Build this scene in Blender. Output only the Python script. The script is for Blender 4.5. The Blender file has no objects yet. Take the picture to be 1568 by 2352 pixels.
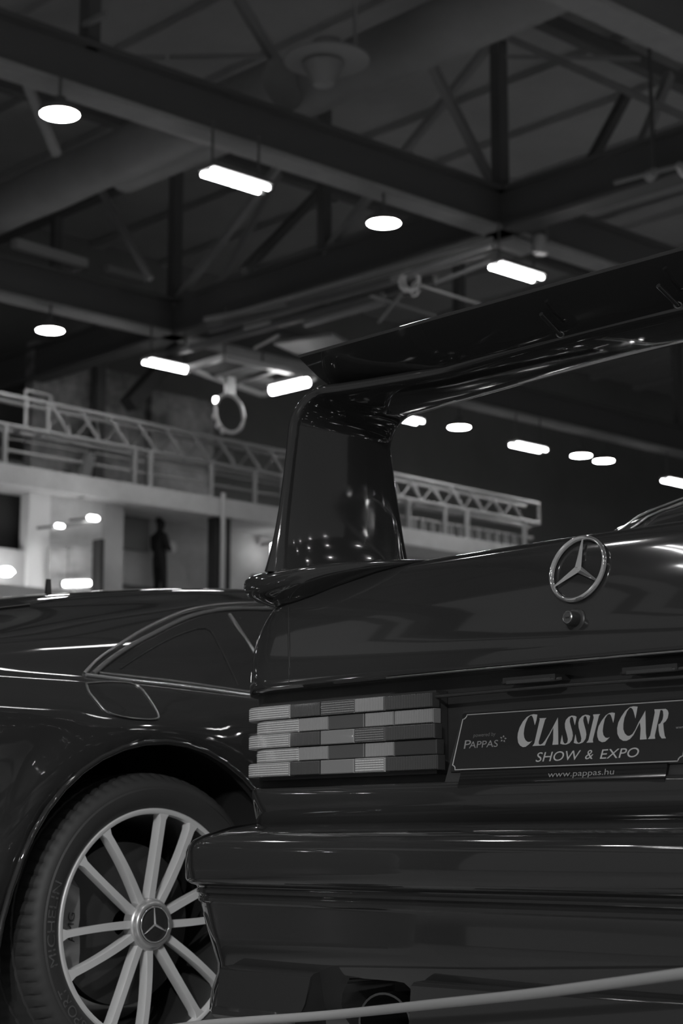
import bpy, math, random
from mathutils import Vector, Matrix
from mathutils.geometry import tessellate_polygon
random.seed(7)
SC = bpy.context.scene
COL = SC.collection
PI = math.pi

# ------------------------------------------------------------------ camera geometry
F = 4274.0; TH = math.atan(761 / F); PSI = math.radians(46.8); CZ = 0.525

def ray(px, py):
    a = (px - 784) / F; b = (1176 - py) / F
    f = math.cos(TH) - b * math.sin(TH); u = math.sin(TH) + b * math.cos(TH)
    c, s = math.cos(PSI), math.sin(PSI)
    return (a * c - f * s, a * s + f * c, u)
def onX(px, py, X):
    d = ray(px, py); t = X / d[0]; return Vector((X, d[1] * t, CZ + d[2] * t))
def onY(px, py, Y):
    d = ray(px, py); t = Y / d[1]; return Vector((d[0] * t, Y, CZ + d[2] * t))
def onZ(px, py, Z):
    d = ray(px, py); t = (Z - CZ) / d[2]; return Vector((d[0] * t, d[1] * t, Z))
def proj(p):
    c, s = math.cos(PSI), math.sin(PSI)
    x, y, z = p; z -= CZ
    r = x * c + y * s; f = -x * s + y * c
    ff = f * math.cos(TH) + z * math.sin(TH); u = -f * math.sin(TH) + z * math.cos(TH)
    if ff < .05: return None
    return (784 + F * r / ff, 1176 - F * u / ff)

# ------------------------------------------------------------------ materials
def mat(name, col, rough=.5, metal=0., coat=0., emis=None, spec=.5, bump=None, noise=None, trans=0., alpha=1.):
    m = bpy.data.materials.new(name); m.use_nodes = True
    nt = m.node_tree; b = nt.nodes['Principled BSDF']
    c = (col, col, col, 1) if isinstance(col, (int, float)) else (*col, 1)
    b.inputs['Base Color'].default_value = c
    b.inputs['Roughness'].default_value = rough
    b.inputs['Metallic'].default_value = metal
    b.inputs['Coat Weight'].default_value = coat
    b.inputs['Coat Roughness'].default_value = .03
    b.inputs['Specular IOR Level'].default_value = spec
    b.inputs['Transmission Weight'].default_value = trans
    b.inputs['Alpha'].default_value = alpha
    if emis:
        b.inputs['Emission Color'].default_value = (1, 1, 1, 1)
        b.inputs['Emission Strength'].default_value = emis
    if bump or noise:
        tc = nt.nodes.new('ShaderNodeTexCoord')
    if bump:
        n = nt.nodes.new('ShaderNodeTexNoise'); n.inputs['Scale'].default_value = bump[0]
        n.inputs['Detail'].default_value = 3
        bp = nt.nodes.new('ShaderNodeBump'); bp.inputs['Strength'].default_value = bump[1]
        bp.inputs['Distance'].default_value = bump[2]
        nt.links.new(tc.outputs['Object'], n.inputs['Vector'])
        nt.links.new(n.outputs['Fac'], bp.inputs['Height'])
        nt.links.new(bp.outputs['Normal'], b.inputs['Normal'])
    if noise:
        sc, lo, hi = noise
        n = nt.nodes.new('ShaderNodeTexNoise'); n.inputs['Scale'].default_value = sc
        n.inputs['Detail'].default_value = 6; n.inputs['Roughness'].default_value = .7
        r = nt.nodes.new('ShaderNodeValToRGB')
        r.color_ramp.elements[0].position = .35; r.color_ramp.elements[1].position = .68
        r.color_ramp.elements[0].color = (lo, lo, lo, 1); r.color_ramp.elements[1].color = (hi, hi, hi, 1)
        nt.links.new(tc.outputs['Object'], n.inputs['Vector'])
        nt.links.new(n.outputs['Fac'], r.inputs['Fac'])
        nt.links.new(r.outputs['Color'], b.inputs['Base Color'])
    return m

M = dict(
    paint=mat('black_paint', .030, .08, coat=1., spec=.3),
    paint2=mat('black_paint_modern', .026, .06, coat=1., spec=.3),
    trim=mat('black_trim', .036, .35),
    gap=mat('panel_gap_black', .012, .6),
    tint=mat('tinted_glass', .03, .03, spec=.6),
    chrome=mat('chrome', .85, .12, metal=.8),
    satin=mat('satin_metal_trim', .28, .28, metal=1.),
    alloy=mat('silver_alloy', .85, .38, metal=.3),
    hubm=mat('silver_hub', .5, .32, metal=.6),
    barrel=mat('rim_barrel', .10, .4, metal=.7),
    rubber=mat('tyre_rubber', .036, .62, bump=(60, .15, .002)),
    letter=mat('tyre_lettering', .09, .6),
    disc=mat('brake_disc', .07, .5, metal=.4),
    caliper=mat('silver_caliper', .42, .3, metal=.5),
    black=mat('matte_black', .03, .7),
    lens_a=mat('lens_pale', .62, .3, coat=.4),
    lens_g=mat('lens_pale_groove_shade', .16, .3, coat=.4),
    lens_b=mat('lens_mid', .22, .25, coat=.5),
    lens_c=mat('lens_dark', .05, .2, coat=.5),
    lens_d=mat('lens_frosted', .085, .4, coat=.3),
    plate=mat('plate_face', .016, .45, spec=.3),
    plate_text=mat('plate_lettering', .5, .5),
    plate_dim=mat('plate_small_lettering', .3, .5),
    holder=mat('plate_holder', .012, .12),
    lamp=mat('lamp_glow', .8, .5, emis=75.),
    tube=mat('tube_glow', .8, .5, emis=25.),
    small=mat('small_lamp_glow', .8, .5, emis=14.),
    steel=mat('roof_steel', .16, .7, noise=(.6, .28, .38)),
    steel_d=mat('roof_steel_dark', .13, .7),
    steel_l=mat('diagonal_steel', .30, .6),
    duct=mat('duct_metal', .15, .6, noise=(.4, .24, .32)),
    ceil=mat('roof_deck', .10, .8, noise=(.25, .34, .43)),
    rig=mat('rigging_aluminium', .5, .4, metal=.3),
    truss=mat('truss_aluminium', .30, .5, metal=.2),
    concrete=mat('concrete_wall', .2, .9, noise=(.7, .10, .72)),
    concrete_l=mat('pale_concrete', .4, .9, noise=(.5, .5, .8)),
    concrete_s=mat('slab_concrete', .24, .9, noise=(.8, .46, .62)),
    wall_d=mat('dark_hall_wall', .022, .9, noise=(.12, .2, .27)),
    wall_g=mat('grey_wall', .2, .85, noise=(.7, .42, .6)),
    white=mat('white_wall', .85, .7),
    door=mat('door_glass', .2, .3, noise=(.9, .3, .7)),
    floor=mat('hall_floor', .25, .35, noise=(.5, .4, .5)),
    rope=mat('barrier_rope', .34, .55, bump=(220, .25, .001)),
    skin=mat('skin', .32, .6), cloth_d=mat('dark_clothes', .02, .9), cloth_l=mat('pale_top', .5, .9),
    pale=mat('pale_roof_highlight', .55, .2, coat=1.),
)

# ------------------------------------------------------------------ object helpers
def empty(name, loc, label=None, cat=None, group=None):
    o = bpy.data.objects.new(name, None); COL.objects.link(o); o.location = loc
    o.empty_display_size = .1
    if label: o['label'] = label
    if cat: o['category'] = cat
    if group: o['group'] = group
    return o
def worldloc(o):
    v = Vector(o.location)
    while o.parent: o = o.parent; v = v + Vector(o.location)
    return v
def obj(name, vf, m, parent=None, smooth=None, label=None, cat=None, group=None, kind=None, base=None):
    verts, faces = vf
    off = worldloc(parent) if parent else Vector(base) if base is not None else Vector((0, 0, 0))
    if parent is None and base is None and verts:
        xs = [v[0] for v in verts]; ys = [v[1] for v in verts]; zs = [v[2] for v in verts]
        off = Vector(((min(xs) + max(xs)) / 2, (min(ys) + max(ys)) / 2, min(zs)))
    me = bpy.data.meshes.new(name)
    me.from_pydata([tuple(Vector(v) - off) for v in verts], [], faces)
    me.update(); me.validate()
    me.materials.append(M[m] if isinstance(m, str) else m)
    if smooth:
        for p in me.polygons: p.use_smooth = True
        me.set_sharp_from_angle(angle=math.radians(smooth))
    o = bpy.data.objects.new(name, me); COL.objects.link(o)
    if parent: o.parent = parent
    else: o.location = off
    if label: o['label'] = label
    if cat: o['category'] = cat
    if group: o['group'] = group
    if kind: o['kind'] = kind
    return o
def fixn(o):
    import bmesh
    bm = bmesh.new(); bm.from_mesh(o.data)
    bmesh.ops.recalc_face_normals(bm, faces=bm.faces); bm.to_mesh(o.data); bm.free(); return o
def merge(*vfs):
    V, Fc = [], []
    for v, f in vfs:
        n = len(V); V += [tuple(p) for p in v]; Fc += [[i + n for i in q] for q in f]
    return V, Fc
def box(a, b):
    x0, y0, z0 = a; x1, y1, z1 = b
    V = [(x0, y0, z0), (x1, y0, z0), (x1, y1, z0), (x0, y1, z0), (x0, y0, z1), (x1, y0, z1), (x1, y1, z1), (x0, y1, z1)]
    return V, [[3, 2, 1, 0], [4, 5, 6, 7], [0, 1, 5, 4], [1, 2, 6, 5], [2, 3, 7, 6], [3, 0, 4, 7]]
def frame(d, up=Vector((0, 0, 1))):
    d = d.normalized()
    if abs(d.dot(up)) > .98: up = Vector((1, 0, 0))
    s = d.cross(up).normalized(); u = s.cross(d).normalized()
    return s, u
def beam(p, q, w, h):
    p, q = Vector(p), Vector(q); s, u = frame(q - p)
    V = []
    for c in (p, q):
        for a, b in ((-1, -1), (1, -1), (1, 1), (-1, 1)): V.append(c + s * a * w / 2 + u * b * h / 2)
    return V, [[0, 1, 2, 3], [7, 6, 5, 4], [0, 4, 5, 1], [1, 5, 6, 2], [2, 6, 7, 3], [3, 7, 4, 0]]
def tube(path, r, n=10, closed=False):
    P = [Vector(p) for p in path]; V, Fc = [], []
    m = len(P)
    for i, p in enumerate(P):
        if closed: d = P[(i + 1) % m] - P[i - 1]
        else: d = P[min(i + 1, m - 1)] - P[max(i - 1, 0)]
        s, u = frame(d)
        rr = r[i] if isinstance(r, (list, tuple)) else r
        for k in range(n):
            a = 2 * PI * k / n; V.append(p + s * math.cos(a) * rr + u * math.sin(a) * rr)
    for i in range(m if closed else m - 1):
        j = (i + 1) % m
        for k in range(n):
            k2 = (k + 1) % n; Fc.append([i * n + k, i * n + k2, j * n + k2, j * n + k])
    if not closed:
        Fc.append(list(range(n))[::-1]); Fc.append([(m - 1) * n + k for k in range(n)])
    return V, Fc
def loft(rings, closed=True, caps=True):
    n = len(rings[0]); V = [p for r in rings for p in r]; Fc = []
    for i in range(len(rings) - 1):
        for k in range(n if closed else n - 1):
            k2 = (k + 1) % n; Fc.append([i * n + k, i * n + k2, (i + 1) * n + k2, (i + 1) * n + k])
    if caps:
        Fc.append(list(range(n))[::-1]); Fc.append([(len(rings) - 1) * n + k for k in range(n)])
    return V, Fc
def lathe(profile, c, axis='Z', n=48, closed=False):
    # profile (r, h); axis Z up or X outwards
    V, Fc = [], []; c = Vector(c)
    for (r, h) in profile:
        for k in range(n):
            a = 2 * PI * k / n
            V.append(c + (Vector((r * math.cos(a), r * math.sin(a), h)) if axis == 'Z' else Vector((h, r * math.cos(a), r * math.sin(a)))))
    for i in range(len(profile) - 1):
        for k in range(n):
            k2 = (k + 1) % n; Fc.append([i * n + k, i * n + k2, (i + 1) * n + k2, (i + 1) * n + k])
    return V, Fc
def catm(pts, n):
    # Catmull-Rom through tuples, n sub-steps per span
    out = []
    m = len(pts)
    for i in range(m - 1):
        p0 = pts[max(i - 1, 0)]; p1 = pts[i]; p2 = pts[i + 1]; p3 = pts[min(i + 2, m - 1)]
        for k in range(n):
            t = k / n; t2, t3 = t * t, t * t * t
            out.append(tuple(.5 * (2 * b + (c - a) * t + (2 * a - 5 * b + 4 * c - d) * t2 + (3 * b - a - 3 * c + d) * t3) for a, b, c, d in zip(p0, p1, p2, p3)))
    out.append(tuple(pts[-1])); return out
def interp(tab, x):
    if x <= tab[0][0]: return tab[0][1:]
    for a, b in zip(tab, tab[1:]):
        if x <= b[0]:
            t = (x - a[0]) / (b[0] - a[0]); return tuple(p + (q - p) * t for p, q in zip(a[1:], b[1:]))
    return tab[-1][1:]
def apply_bool(o, cutter, op='DIFFERENCE'):
    md = o.modifiers.new('cut', 'BOOLEAN'); md.object = cutter; md.operation = op; md.solver = 'EXACT'
    bpy.context.view_layer.update()
    ev = o.evaluated_get(bpy.context.evaluated_depsgraph_get())
    me = bpy.data.meshes.new_from_object(ev); o.modifiers.clear(); o.data = me
    bpy.data.objects.remove(cutter, do_unlink=True)
def poly(ptsets, lift=0):
    V, Fc = [], []
    for P in ptsets:
        n = len(V); V += [tuple(p) for p in P]
        for t in tessellate_polygon([[Vector(p) for p in P]]): Fc.append([n + i for i in t])
    return V, Fc
def textmesh(s):
    cu = bpy.data.curves.new('t', 'FONT'); cu.body = s; cu.resolution_u = 4
    o = bpy.data.objects.new('t', cu); COL.objects.link(o)
    bpy.context.view_layer.update()
    me = bpy.data.meshes.new_from_object(o.evaluated_get(bpy.context.evaluated_depsgraph_get()))
    V = [tuple(v.co) for v in me.vertices]; Fc = [list(p.vertices) for p in me.polygons]
    bpy.data.objects.remove(o, do_unlink=True)
    x0 = min(v[0] for v in V); x1 = max(v[0] for v in V)
    return [((v[0] - x0) / (x1 - x0), v[1] / .7, 0) for v in V], Fc
def text_on(s, O, Ee, T):
    V, Fc = textmesh(s); O, Ee, T = Vector(O), Vector(Ee), Vector(T)
    return [O + (Ee - O) * v[0] + (T - O) * v[1] for v in V], Fc

# =================================================================== CLASSIC SALOON (right)
XC = -2.10
car = empty('classic_saloon', (XC, 4.4, 0), 'black classic saloon seen from behind, with a tall boot wing and a ribbed tail light', 'car')

def width_for(px, py, Yr, R, bow):
    d = ray(px, py); k = d[0] / d[1]
    return XC + .344 * R - k * (Yr + bow + .245 * R)
def ringpts(z, Yr, W, R, bow=.03, Yend=6.3, dz=None):
    out = []
    S = W - R
    for i in range(13):
        s = S * i / 12; out.append((XC - s, Yr + bow * (s / W) ** 2, z))
    cy = Yr + bow * (S / W) ** 2 + R
    for i in range(1, 13):
        a = PI / 2 * i / 12; out.append((XC - S - R * math.sin(a), cy - R * math.cos(a), z))
    y0 = cy
    for i in range(1, 7): out.append((XC - W, y0 + (Yend - y0) * i / 6, z))
    left = out
    right = [(2 * XC - x, y, z) for (x, y, z) in reversed(left[1:])]
    return right + left           # starts front right, round the rear, ends front left
def zat(py_px, Y):
    return onY(py_px[0], py_px[1], Y)[2]
def stack(levels, sub=1, Yend=6.3, bow=.03):
    L = catm(levels, sub) if sub > 1 else levels
    return [ringpts(z, Yr, W, R, bow, Yend) for (z, Yr, W, R) in L]
def W_(px, py, Yr, R, bow=.03): return width_for(px, py, Yr, R, bow)

# upper body (boot, wings)
up = [(.830, 2.500, W_(582, 1590, 2.50, .15), .15),
      (.838, 2.478, W_(581, 1580, 2.478, .15), .15),
      (.880, 2.480, W_(583, 1540, 2.48, .15), .15),
      (.925, 2.490, W_(591, 1500, 2.49, .16), .16),
      (.965, 2.499, W_(606, 1450, 2.499, .17), .17),
      (1.00, 2.508, W_(628, 1410, 2.508, .17), .17),
      (1.025, 2.515, W_(652, 1382, 2.515, .16), .16),
      (1.043, 2.521, W_(684, 1350, 2.521, .15), .15),
      (1.054, 2.527, W_(712, 1335, 2.527, .15), .15),
      (1.061, 2.538, W_(745, 1322, 2.538, .15), .15),
      (1.065, 2.560, W_(790, 1310, 2.56, .14), .14),
      (1.067, 2.66, W_(850, 1300, 2.66, .12), .12)]
shell = obj('body_shell', loft(stack(up, 3)), 'paint', car, smooth=40)
# recessed tail panel behind the lamps and plate
tp = [(.636, 2.53, W_(600, 1800, 2.53, .10), .10), (.834, 2.53, W_(598, 1600, 2.53, .10), .10)]
obj('tail_panel', loft(stack(tp)), 'trim', car, smooth=40)
# apron between lamps and bumper
ap = [(.553, 2.50, W_(603, 1898, 2.50, .10), .10), (.56, 2.488, W_(597, 1890, 2.488, .12), .12), (.60, 2.478, W_(588, 1850, 2.478, .12), .12),
      (.625, 2.476, W_(584, 1825, 2.476, .12), .12), (.634, 2.480, W_(584, 1816, 2.48, .12), .12), (.637, 2.490, W_(590, 1812, 2.49, .11), .11), (.637, 2.54, W_(600, 1812, 2.54, .10), .10)]
obj('rear_apron', loft(stack(ap)), 'paint', car, smooth=50)
# bumper
BB = .05
def bl(z, Y, px, py, R=.15): return (z, Y, W_(px, py, Y, R, BB), R)
bu = [bl(.566, 2.50, 575, 1895), bl(.560, 2.44, 545, 1903), bl(.551, 2.395, 512, 1912), bl(.541, 2.368, 478, 1922), bl(.531, 2.354, 455, 1934),
      bl(.520, 2.347, 444, 1950), bl(.508, 2.344, 439, 1965), bl(.480, 2.343, 437, 2000), bl(.456, 2.344, 438, 2028), bl(.449, 2.349, 442, 2038), bl(.445, 2.358, 450, 2045),
      bl(.441, 2.369, 463, 2050), bl(.437, 2.371, 466, 2056), bl(.433, 2.366, 463, 2061), bl(.428, 2.366, 463, 2066), bl(.425, 2.372, 468, 2070),
      bl(.421, 2.374, 469, 2074), bl(.417, 2.369, 467, 2079), bl(.411, 2.369, 468, 2086), bl(.407, 2.376, 472, 2092), bl(.400, 2.377, 474, 2100),
      bl(.36, 2.371, 486, 2142), bl(.32, 2.372, 502, 2190), bl(.29, 2.380, 512, 2225), bl(.272, 2.388, 512, 2250), bl(.255, 2.392, 506, 2270),
      bl(.235, 2.398, 498, 2300), bl(.21, 2.41, 494, 2330), bl(.19, 2.43, 492, 2350), bl(.175, 2.47, 500, 2370)]
rings = [ringpts(z, Y, W, R, BB, 3.0) for (z, Y, W, R) in bu]
bumper = fixn(obj('bumper', loft(rings), 'paint', car))
# exhaust cut-out
ca, cb = onY(752, 2300, 2.38), onY(962, 2300, 2.38)
xm, xw = (ca[0] + cb[0]) / 2, (cb[0] - ca[0]) / 2
prof = [(-xw, .10)] + [(-xw * math.cos(PI * i / 14) * (1 if abs(math.cos(PI * i / 14)) < .7 else .98), .215 + .070 * min(1, math.sin(PI * i / 14) * 1.25)) for i in range(15)] + [(xw, .10)]
cut = obj('cutter', loft([[(xm + a, 2.25, b) for a, b in prof], [(xm + a, 2.62, b) for a, b in prof]]), 'black')
fixn(cut); apply_bool(bumper, cut)
for p in bumper.data.polygons: p.use_smooth = True
bumper.data.set_sharp_from_angle(angle=math.radians(38))
# raised lower lip sections either side of the cut-out
def fairing(x0, x1, slant):
    R_ = []
    for x, sl in ((x0, 0), (x1, slant)):
        yb = 2.345 + BB * min(1, ((x - XC) / .95) ** 2)
        R_.append([(x, yb + .05, .292), (x + sl, yb + .008, .289), (x + sl, yb, .283), (x + sl * .5, yb - .004, .235), (x, yb - .006, .215), (x, yb - .016, .209), (x, yb - .018, .200), (x, yb - .010, .193), (x, yb + .06, .19)])
    return loft(R_)
a0 = onY(522, 2300, 2.40)[0]; a1 = onY(722, 2300, 2.39)[0]
obj('lower_lip', fairing(a0, a1, .022), 'paint', car, smooth=35)
obj('lower_lip', fairing(cb[0] + .012, 2 * XC - a0, 0), 'paint', car, smooth=35)
ex = [(xm - .004 + .052 * math.cos(PI * i / 20), 2.40, .208 + .052 * math.sin(PI * i / 20)) for i in range(21)]
pipe = lathe([(.050, 0), (.054, .0), (.054, .14), (.050, .14), (.050, 0)], (0, 0, 0), 'Z', 32)
pipe = ([(xm + .006 + v[0] * 1.25, 2.405 + v[2], .208 + v[1]) for v in pipe[0]], pipe[1])
obj('exhaust_pipe', pipe, 'satin', car, smooth=40)
# lower sides, floor pan, cabin
lb = [(.17, 2.9, .83, .05), (.30, 2.9, .85, .05), (.565, 2.9, .84, .05)]
obj('side_skirt', loft([ringpts(z, Y, W, R, 0, 6.25) for z, Y, W, R in lb]), 'paint', car, smooth=40)
lb = [(.555, 2.8, .84, .08), (.84, 2.8, .845, .08)]
obj('side_panel', loft([ringpts(z, Y, W, R, 0, 6.28) for z, Y, W, R in lb]), 'paint', car, smooth=40)
# cabin: side profile stations
cab = [(3.04, .52, .58, 1.06, 1.075), (3.14, .53, .62, 1.06, 1.135), (3.35, .54, .68, 1.06, 1.25), (3.62, .55, .73, 1.05, 1.345), (3.95, .54, .73, 1.04, 1.385), (4.35, .54, .73, 1.04, 1.385), (4.7, .54, .72, 1.03, 1.35), (5.2, .58, .70, 1.02, 1.10), (5.35, .6, .68, 1.0, 1.0)]
cr = []
for (y, wt, wb, zb, zt) in catm(cab, 4):
    h = zt - zb
    half = [(0, zt + .012 * min(1, h * 5)), (wt * .5, zt + .008 * min(1, h * 5)), (wt * .85, zt), (wt, zt - h * .06), (wt + (wb - wt) * .2, zt - h * .2), (wt + (wb - wt) * .6, zt - h * .6), (wb, zb), (wb, zb - .06)]
    cr.append([(XC - a, y, z) for a, z in half[::-1]] + [(XC + a, y, z) for a, z in half[1:]])
obj('cabin', loft(cr, closed=False, caps=False), 'paint', car, smooth=30)
# rear window glass patch with chrome surround
def cabp(u, y):
    (wt, wb, zb, zt) = interp([c for c in cab], y)
    return (XC + u * wt, y, zt + .016 - .012 * abs(u) ** 2 * 1.2)
g = [[cabp(u, y) for u in [-.80 + 1.6 * i / 12 for i in range(13)]] for y in [3.14 + .40 * j / 8 for j in range(9)]]
obj('rear_window', loft(g, closed=False, caps=False), 'tint', car, smooth=60)
edge = [cabp(-.83, 3.12 + .44 * j / 10) for j in range(11)] + [cabp(-.83 + 1.66 * i / 10, 3.56) for i in range(1, 10)] + [cabp(.83, 3.56 - .44 * j / 10) for j in range(11)] + [cabp(.83 - 1.66 * i / 10, 3.12) for i in range(1, 10)]
obj('window_surround', tube(edge, .0035, 6, closed=True), 'satin', car, smooth=60)
obj('window_seal', tube([Vector(p) + Vector((0, -.03, .0)) for p in edge[:11]], .0025, 6), 'chrome', car, smooth=60)

def surf(px, py, levels, off=0., bow=.03):
    # pixel -> point on the rear face described by levels (z -> Yr, W, R)
    Y = 2.48
    for _ in range(8):
        p = onY(px, py, Y)
        Yr, W, R = interp(levels, p[2])
        s = abs(p[0] - XC)
        S = W - R
        if s <= S: Y = Yr + bow * (s / W) ** 2
        else:
            q = min(.999, (s - S) / R); Y = Yr + bow * (S / W) ** 2 + R - R * math.sqrt(1 - q * q)
        Y += off
    return onY(px, py, Y)
# boot lid: seam, crease moulding, badge, lock
seam = [surf(665 - 3 * (i / 10) + (0 if i < 10 else 0), 1585 - 19 * i, up, -.0005) for i in range(11)]
obj('panel_gap', tube(seam, .0022, 6), 'gap', car)
cre = [surf(583 + (1567 - 583) * i / 24, 1590 - 8 * (i / 24) * 0 - (1590 - 1500) * (i / 24) ** 1.0 + 4 * math.sin(PI * i / 24), up, 0) for i in range(25)]
mold = [(XC + (x - XC), 2.476 + .03 * ((x - XC) / .83) ** 2, .834) for x in [XC - .42 + .84 * i / 20 for i in range(21)]]
obj('crease_moulding', tube(mold, .0022, 8), 'satin', car, smooth=60)
def bring(a, b, h):
    return a, b, h
bc = surf(1328, 1307, up, -.004)
lean = math.radians(15)
ux, uz = Vector((1, 0, 0)), Vector((0, math.sin(lean), math.cos(lean))); un = Vector((0, -math.cos(lean), math.sin(lean)))
def bp(a, b, h=0): return bc + ux * a + uz * b + un * h
RB = .0585
ringv = loft([[bp(math.cos(t) * (RB + r), math.sin(t) * (RB + r), h) for (r, h) in ((-.004, 0), (-.003, .006), (0, .0085), (.0028, .006), (.0035, 0), (0, -.003))] for t in [2 * PI * i / 64 for i in range(65)]], closed=True, caps=False)
badge = obj('star_badge', ringv, 'chrome', car, smooth=50)
st = []
for k in range(3):
    a = PI / 2 + 2 * PI * k / 3
    d = (math.cos(a), math.sin(a)); n = (-d[1], d[0])
    tip = bp(d[0] * RB, d[1] * RB, .003)
    b1 = bp(d[0] * .002 + n[0] * .0065 , d[1] * .002 + n[1] * .0065, .001); b2 = bp(d[0] * .002 - n[0] * .0065, d[1] * .002 - n[1] * .0065, .001)
    t1 = bp(d[0] * RB + n[0] * .001, d[1] * RB + n[1] * .001, .001); t2 = bp(d[0] * RB - n[0] * .001, d[1] * RB - n[1] * .001, .001)
    cc = bp(0, 0, .010); back = bp(-d[0] * .006, -d[1] * .006, .001)
    V = [cc, b1, t1, tip, t2, b2, back]
    st.append((V, [[0, 3, 2, 1], [0, 5, 4, 3], [0, 1, 6], [0, 6, 5], [1, 2, 4, 5]]))
obj('star', merge(*st), 'chrome', badge)
lc = surf(1322, 1424, up, 0)
def lathe_dir(profile, c, d, n=32):
    d = Vector(d).normalized(); s, u = frame(d); c = Vector(c)
    return loft([[c + d * h + (s * math.cos(2 * PI * k / n) + u * math.sin(2 * PI * k / n)) * r for k in range(n)] for r, h in profile], caps=True)
ln = Vector((0, -1, .12))
lock = obj('boot_lock', lathe_dir([(.021, -.004), (.021, .001), (.019, .003), (.0135, .0035), (.0125, .020), (.0115, .022)], lc, ln), 'trim', car, smooth=40)
fc = lc + ln.normalized() * .022
obj('lock_barrel', lathe_dir([(.0110, -.002), (.0112, .0015), (.0095, .0025), (.0085, .0012), (.003, .0012)], fc, ln), 'satin', lock, smooth=30)
obj('keyhole', box(fc + Vector((-.0035, -.0028, -.001)), fc + Vector((.0035, -.0008, .001))), 'black', lock)
# plate recess lamps
for (pa, pb) in (((1152, 1570), (1287, 1558)), ((1425, 1549), (1568, 1533))):
    A = onY(*pa, 2.497); B = onY(*pb, 2.497)
    z = .806
    o = obj('plate_lamp', merge(tube([(A[0], 2.50, z + .002), (A[0] + .02, 2.490, z), (B[0] - .01, 2.490, z), (B[0], 2.50, z + .002)], .0035, 8), box((A[0] + .01, 2.488, z), (B[0] - .005, 2.53, z + .010))), 'trim', car, smooth=40)
    obj('lamp_lens', box((A[0] + .02, 2.4865, z - .0015), (B[0] - .015, 2.5, z + .004)), 'lens_c', o)
obj('recess_moulding', tube([(XC - .40, 2.515, .776), (XC - .385, 2.50, .788), (XC - .33, 2.497, .793), (XC, 2.495, .795), (XC + .33, 2.497, .793), (XC + .4, 2.515, .776)], .0035, 8), 'trim', car, smooth=60)
# plate
PXL = -2.362; PY0, PZ0, PY1, PZ1 = 2.490, .653, 2.527, .762
pO = Vector((PXL, PY0, PZ0)); pA = Vector((1, 0, 0)); pB = (Vector((PXL, PY1, PZ1)) - pO).normalized(); pN = Vector((0, -pB[2], pB[1]))
PWID, PHGT = .522, .114
def pl(a, b, h=0): return pO + pA * a + pB * b + pN * h
def onplate(px, py, h=.0012, o0=None):
    d = Vector(ray(px, py)); c = Vector((0, 0, CZ)); q = pO + pN * h
    t = (q - c).dot(pN) / d.dot(pN); return c + d * t
ph = [(.002, 0), (PWID - .002, 0), (PWID, .002), (PWID, PHGT - .002), (PWID - .002, PHGT), (.002, PHGT), (0, PHGT - .002), (0, .002)]
plate = obj('number_plate', loft([[pl(a, b, -.001) for a, b in ph], [pl(a, b, .001) for a, b in ph]]), 'plate', car)
i0, nt_ = .0035, .0085
bd = []
def arc(cx, cy, a0, a1): return [(cx + nt_ * math.cos(a0 + (a1 - a0) * k / 6), cy + nt_ * math.sin(a0 + (a1 - a0) * k / 6)) for k in range(7)]
bd += arc(i0, i0, PI / 2, 0) + arc(PWID - i0, i0, PI, PI / 2) + arc(PWID - i0, PHGT - i0, -PI / 2, -PI) + arc(i0, PHGT - i0, 0, -PI / 2)
obj('border_line', tube([pl(a, b, .0012) for a, b in bd], .0010, 6, closed=True), 'plate_text', plate)
def zA(P): return [onplate(1180 + x / 7.84, 1610 + y / 7.84) for x, y in P]
def zB(P): return [onplate(1360 + x / 7.538, 1610 + y / 7.538) for x, y in P]
S1 = [(1128,285),(1095,268),(1040,262),(985,285),(935,340),(915,410),(920,490),(950,600),(970,690),(960,745),(930,770),(905,765),(885,730),(865,610),(850,680),(832,770),(880,785),(940,785),(1000,760),(1045,700),(1060,620),(1050,550),(1020,440),(1003,370),(1010,310),(1035,283),(1060,300),(1075,360),(1095,440),(1110,370)]
glyph = [
 zA([(420,245),(350,238),(290,255),(230,290),(160,370),(100,480),(70,580),(62,660),(75,750),(110,805),(160,832),(210,825),(270,780),(330,715),(295,735),(250,738),(210,710),(185,660),(175,590),(185,500),(210,400),(250,310),(290,268),(320,262),(345,310),(375,440),(405,340)]),
 zA([(455,312),(585,306),(560,335),(445,735),(447,775),(470,787),(510,770),(560,710),(640,580),(700,470),(790,295),(795,560),(798,785),(690,790),(705,700),(708,480),(650,600),(600,690),(555,800),(330,812),(365,765),(465,330)]),
 zA(S1), zA([(x + 243, y - 15) for x, y in S1]),
 zA([(1422,243),(1553,236),(1530,265),(1418,700),(1425,748),(1303,752),(1340,705),(1435,300)]),
 zB([(390,208),(340,200),(290,210),(230,250),(160,340),(105,440),(82,540),(85,620),(110,685),(165,715),(220,705),(265,665),(300,625),(265,640),(225,635),(190,590),(178,520),(190,420),(215,310),(255,245),(290,225),(315,240),(335,290),(360,380),(380,290)]),
 zB([(783,98),(710,92),(650,105),(570,170),(500,270),(450,370),(428,470),(432,570),(470,650),(530,690),(590,690),(650,660),(710,590),(760,490),(822,370),(835,480),(822,670),(940,662),(925,560),(917,165),(860,270),(800,370),(740,500),(690,575),(640,605),(600,600),(560,560),(535,490),(535,400),(555,290),(600,180),(640,125),(665,115),(695,140),(715,190),(745,305),(765,200)]),
 zB([(1072,145),(1180,142),(1160,240),(1080,600),(1087,653),(960,660),(1000,600),(1080,200)]),
 zB([(1172,142),(1270,137),(1305,165),(1318,210),(1305,290),(1270,350),(1225,385),(1235,500),(1250,600),(1273,647),(1200,650),(1165,600),(1148,520),(1142,405),(1175,388),(1215,320),(1228,250),(1222,180),(1205,155),(1185,160)])]
obj('plate_title', poly(glyph), 'plate_text', plate)
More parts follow.
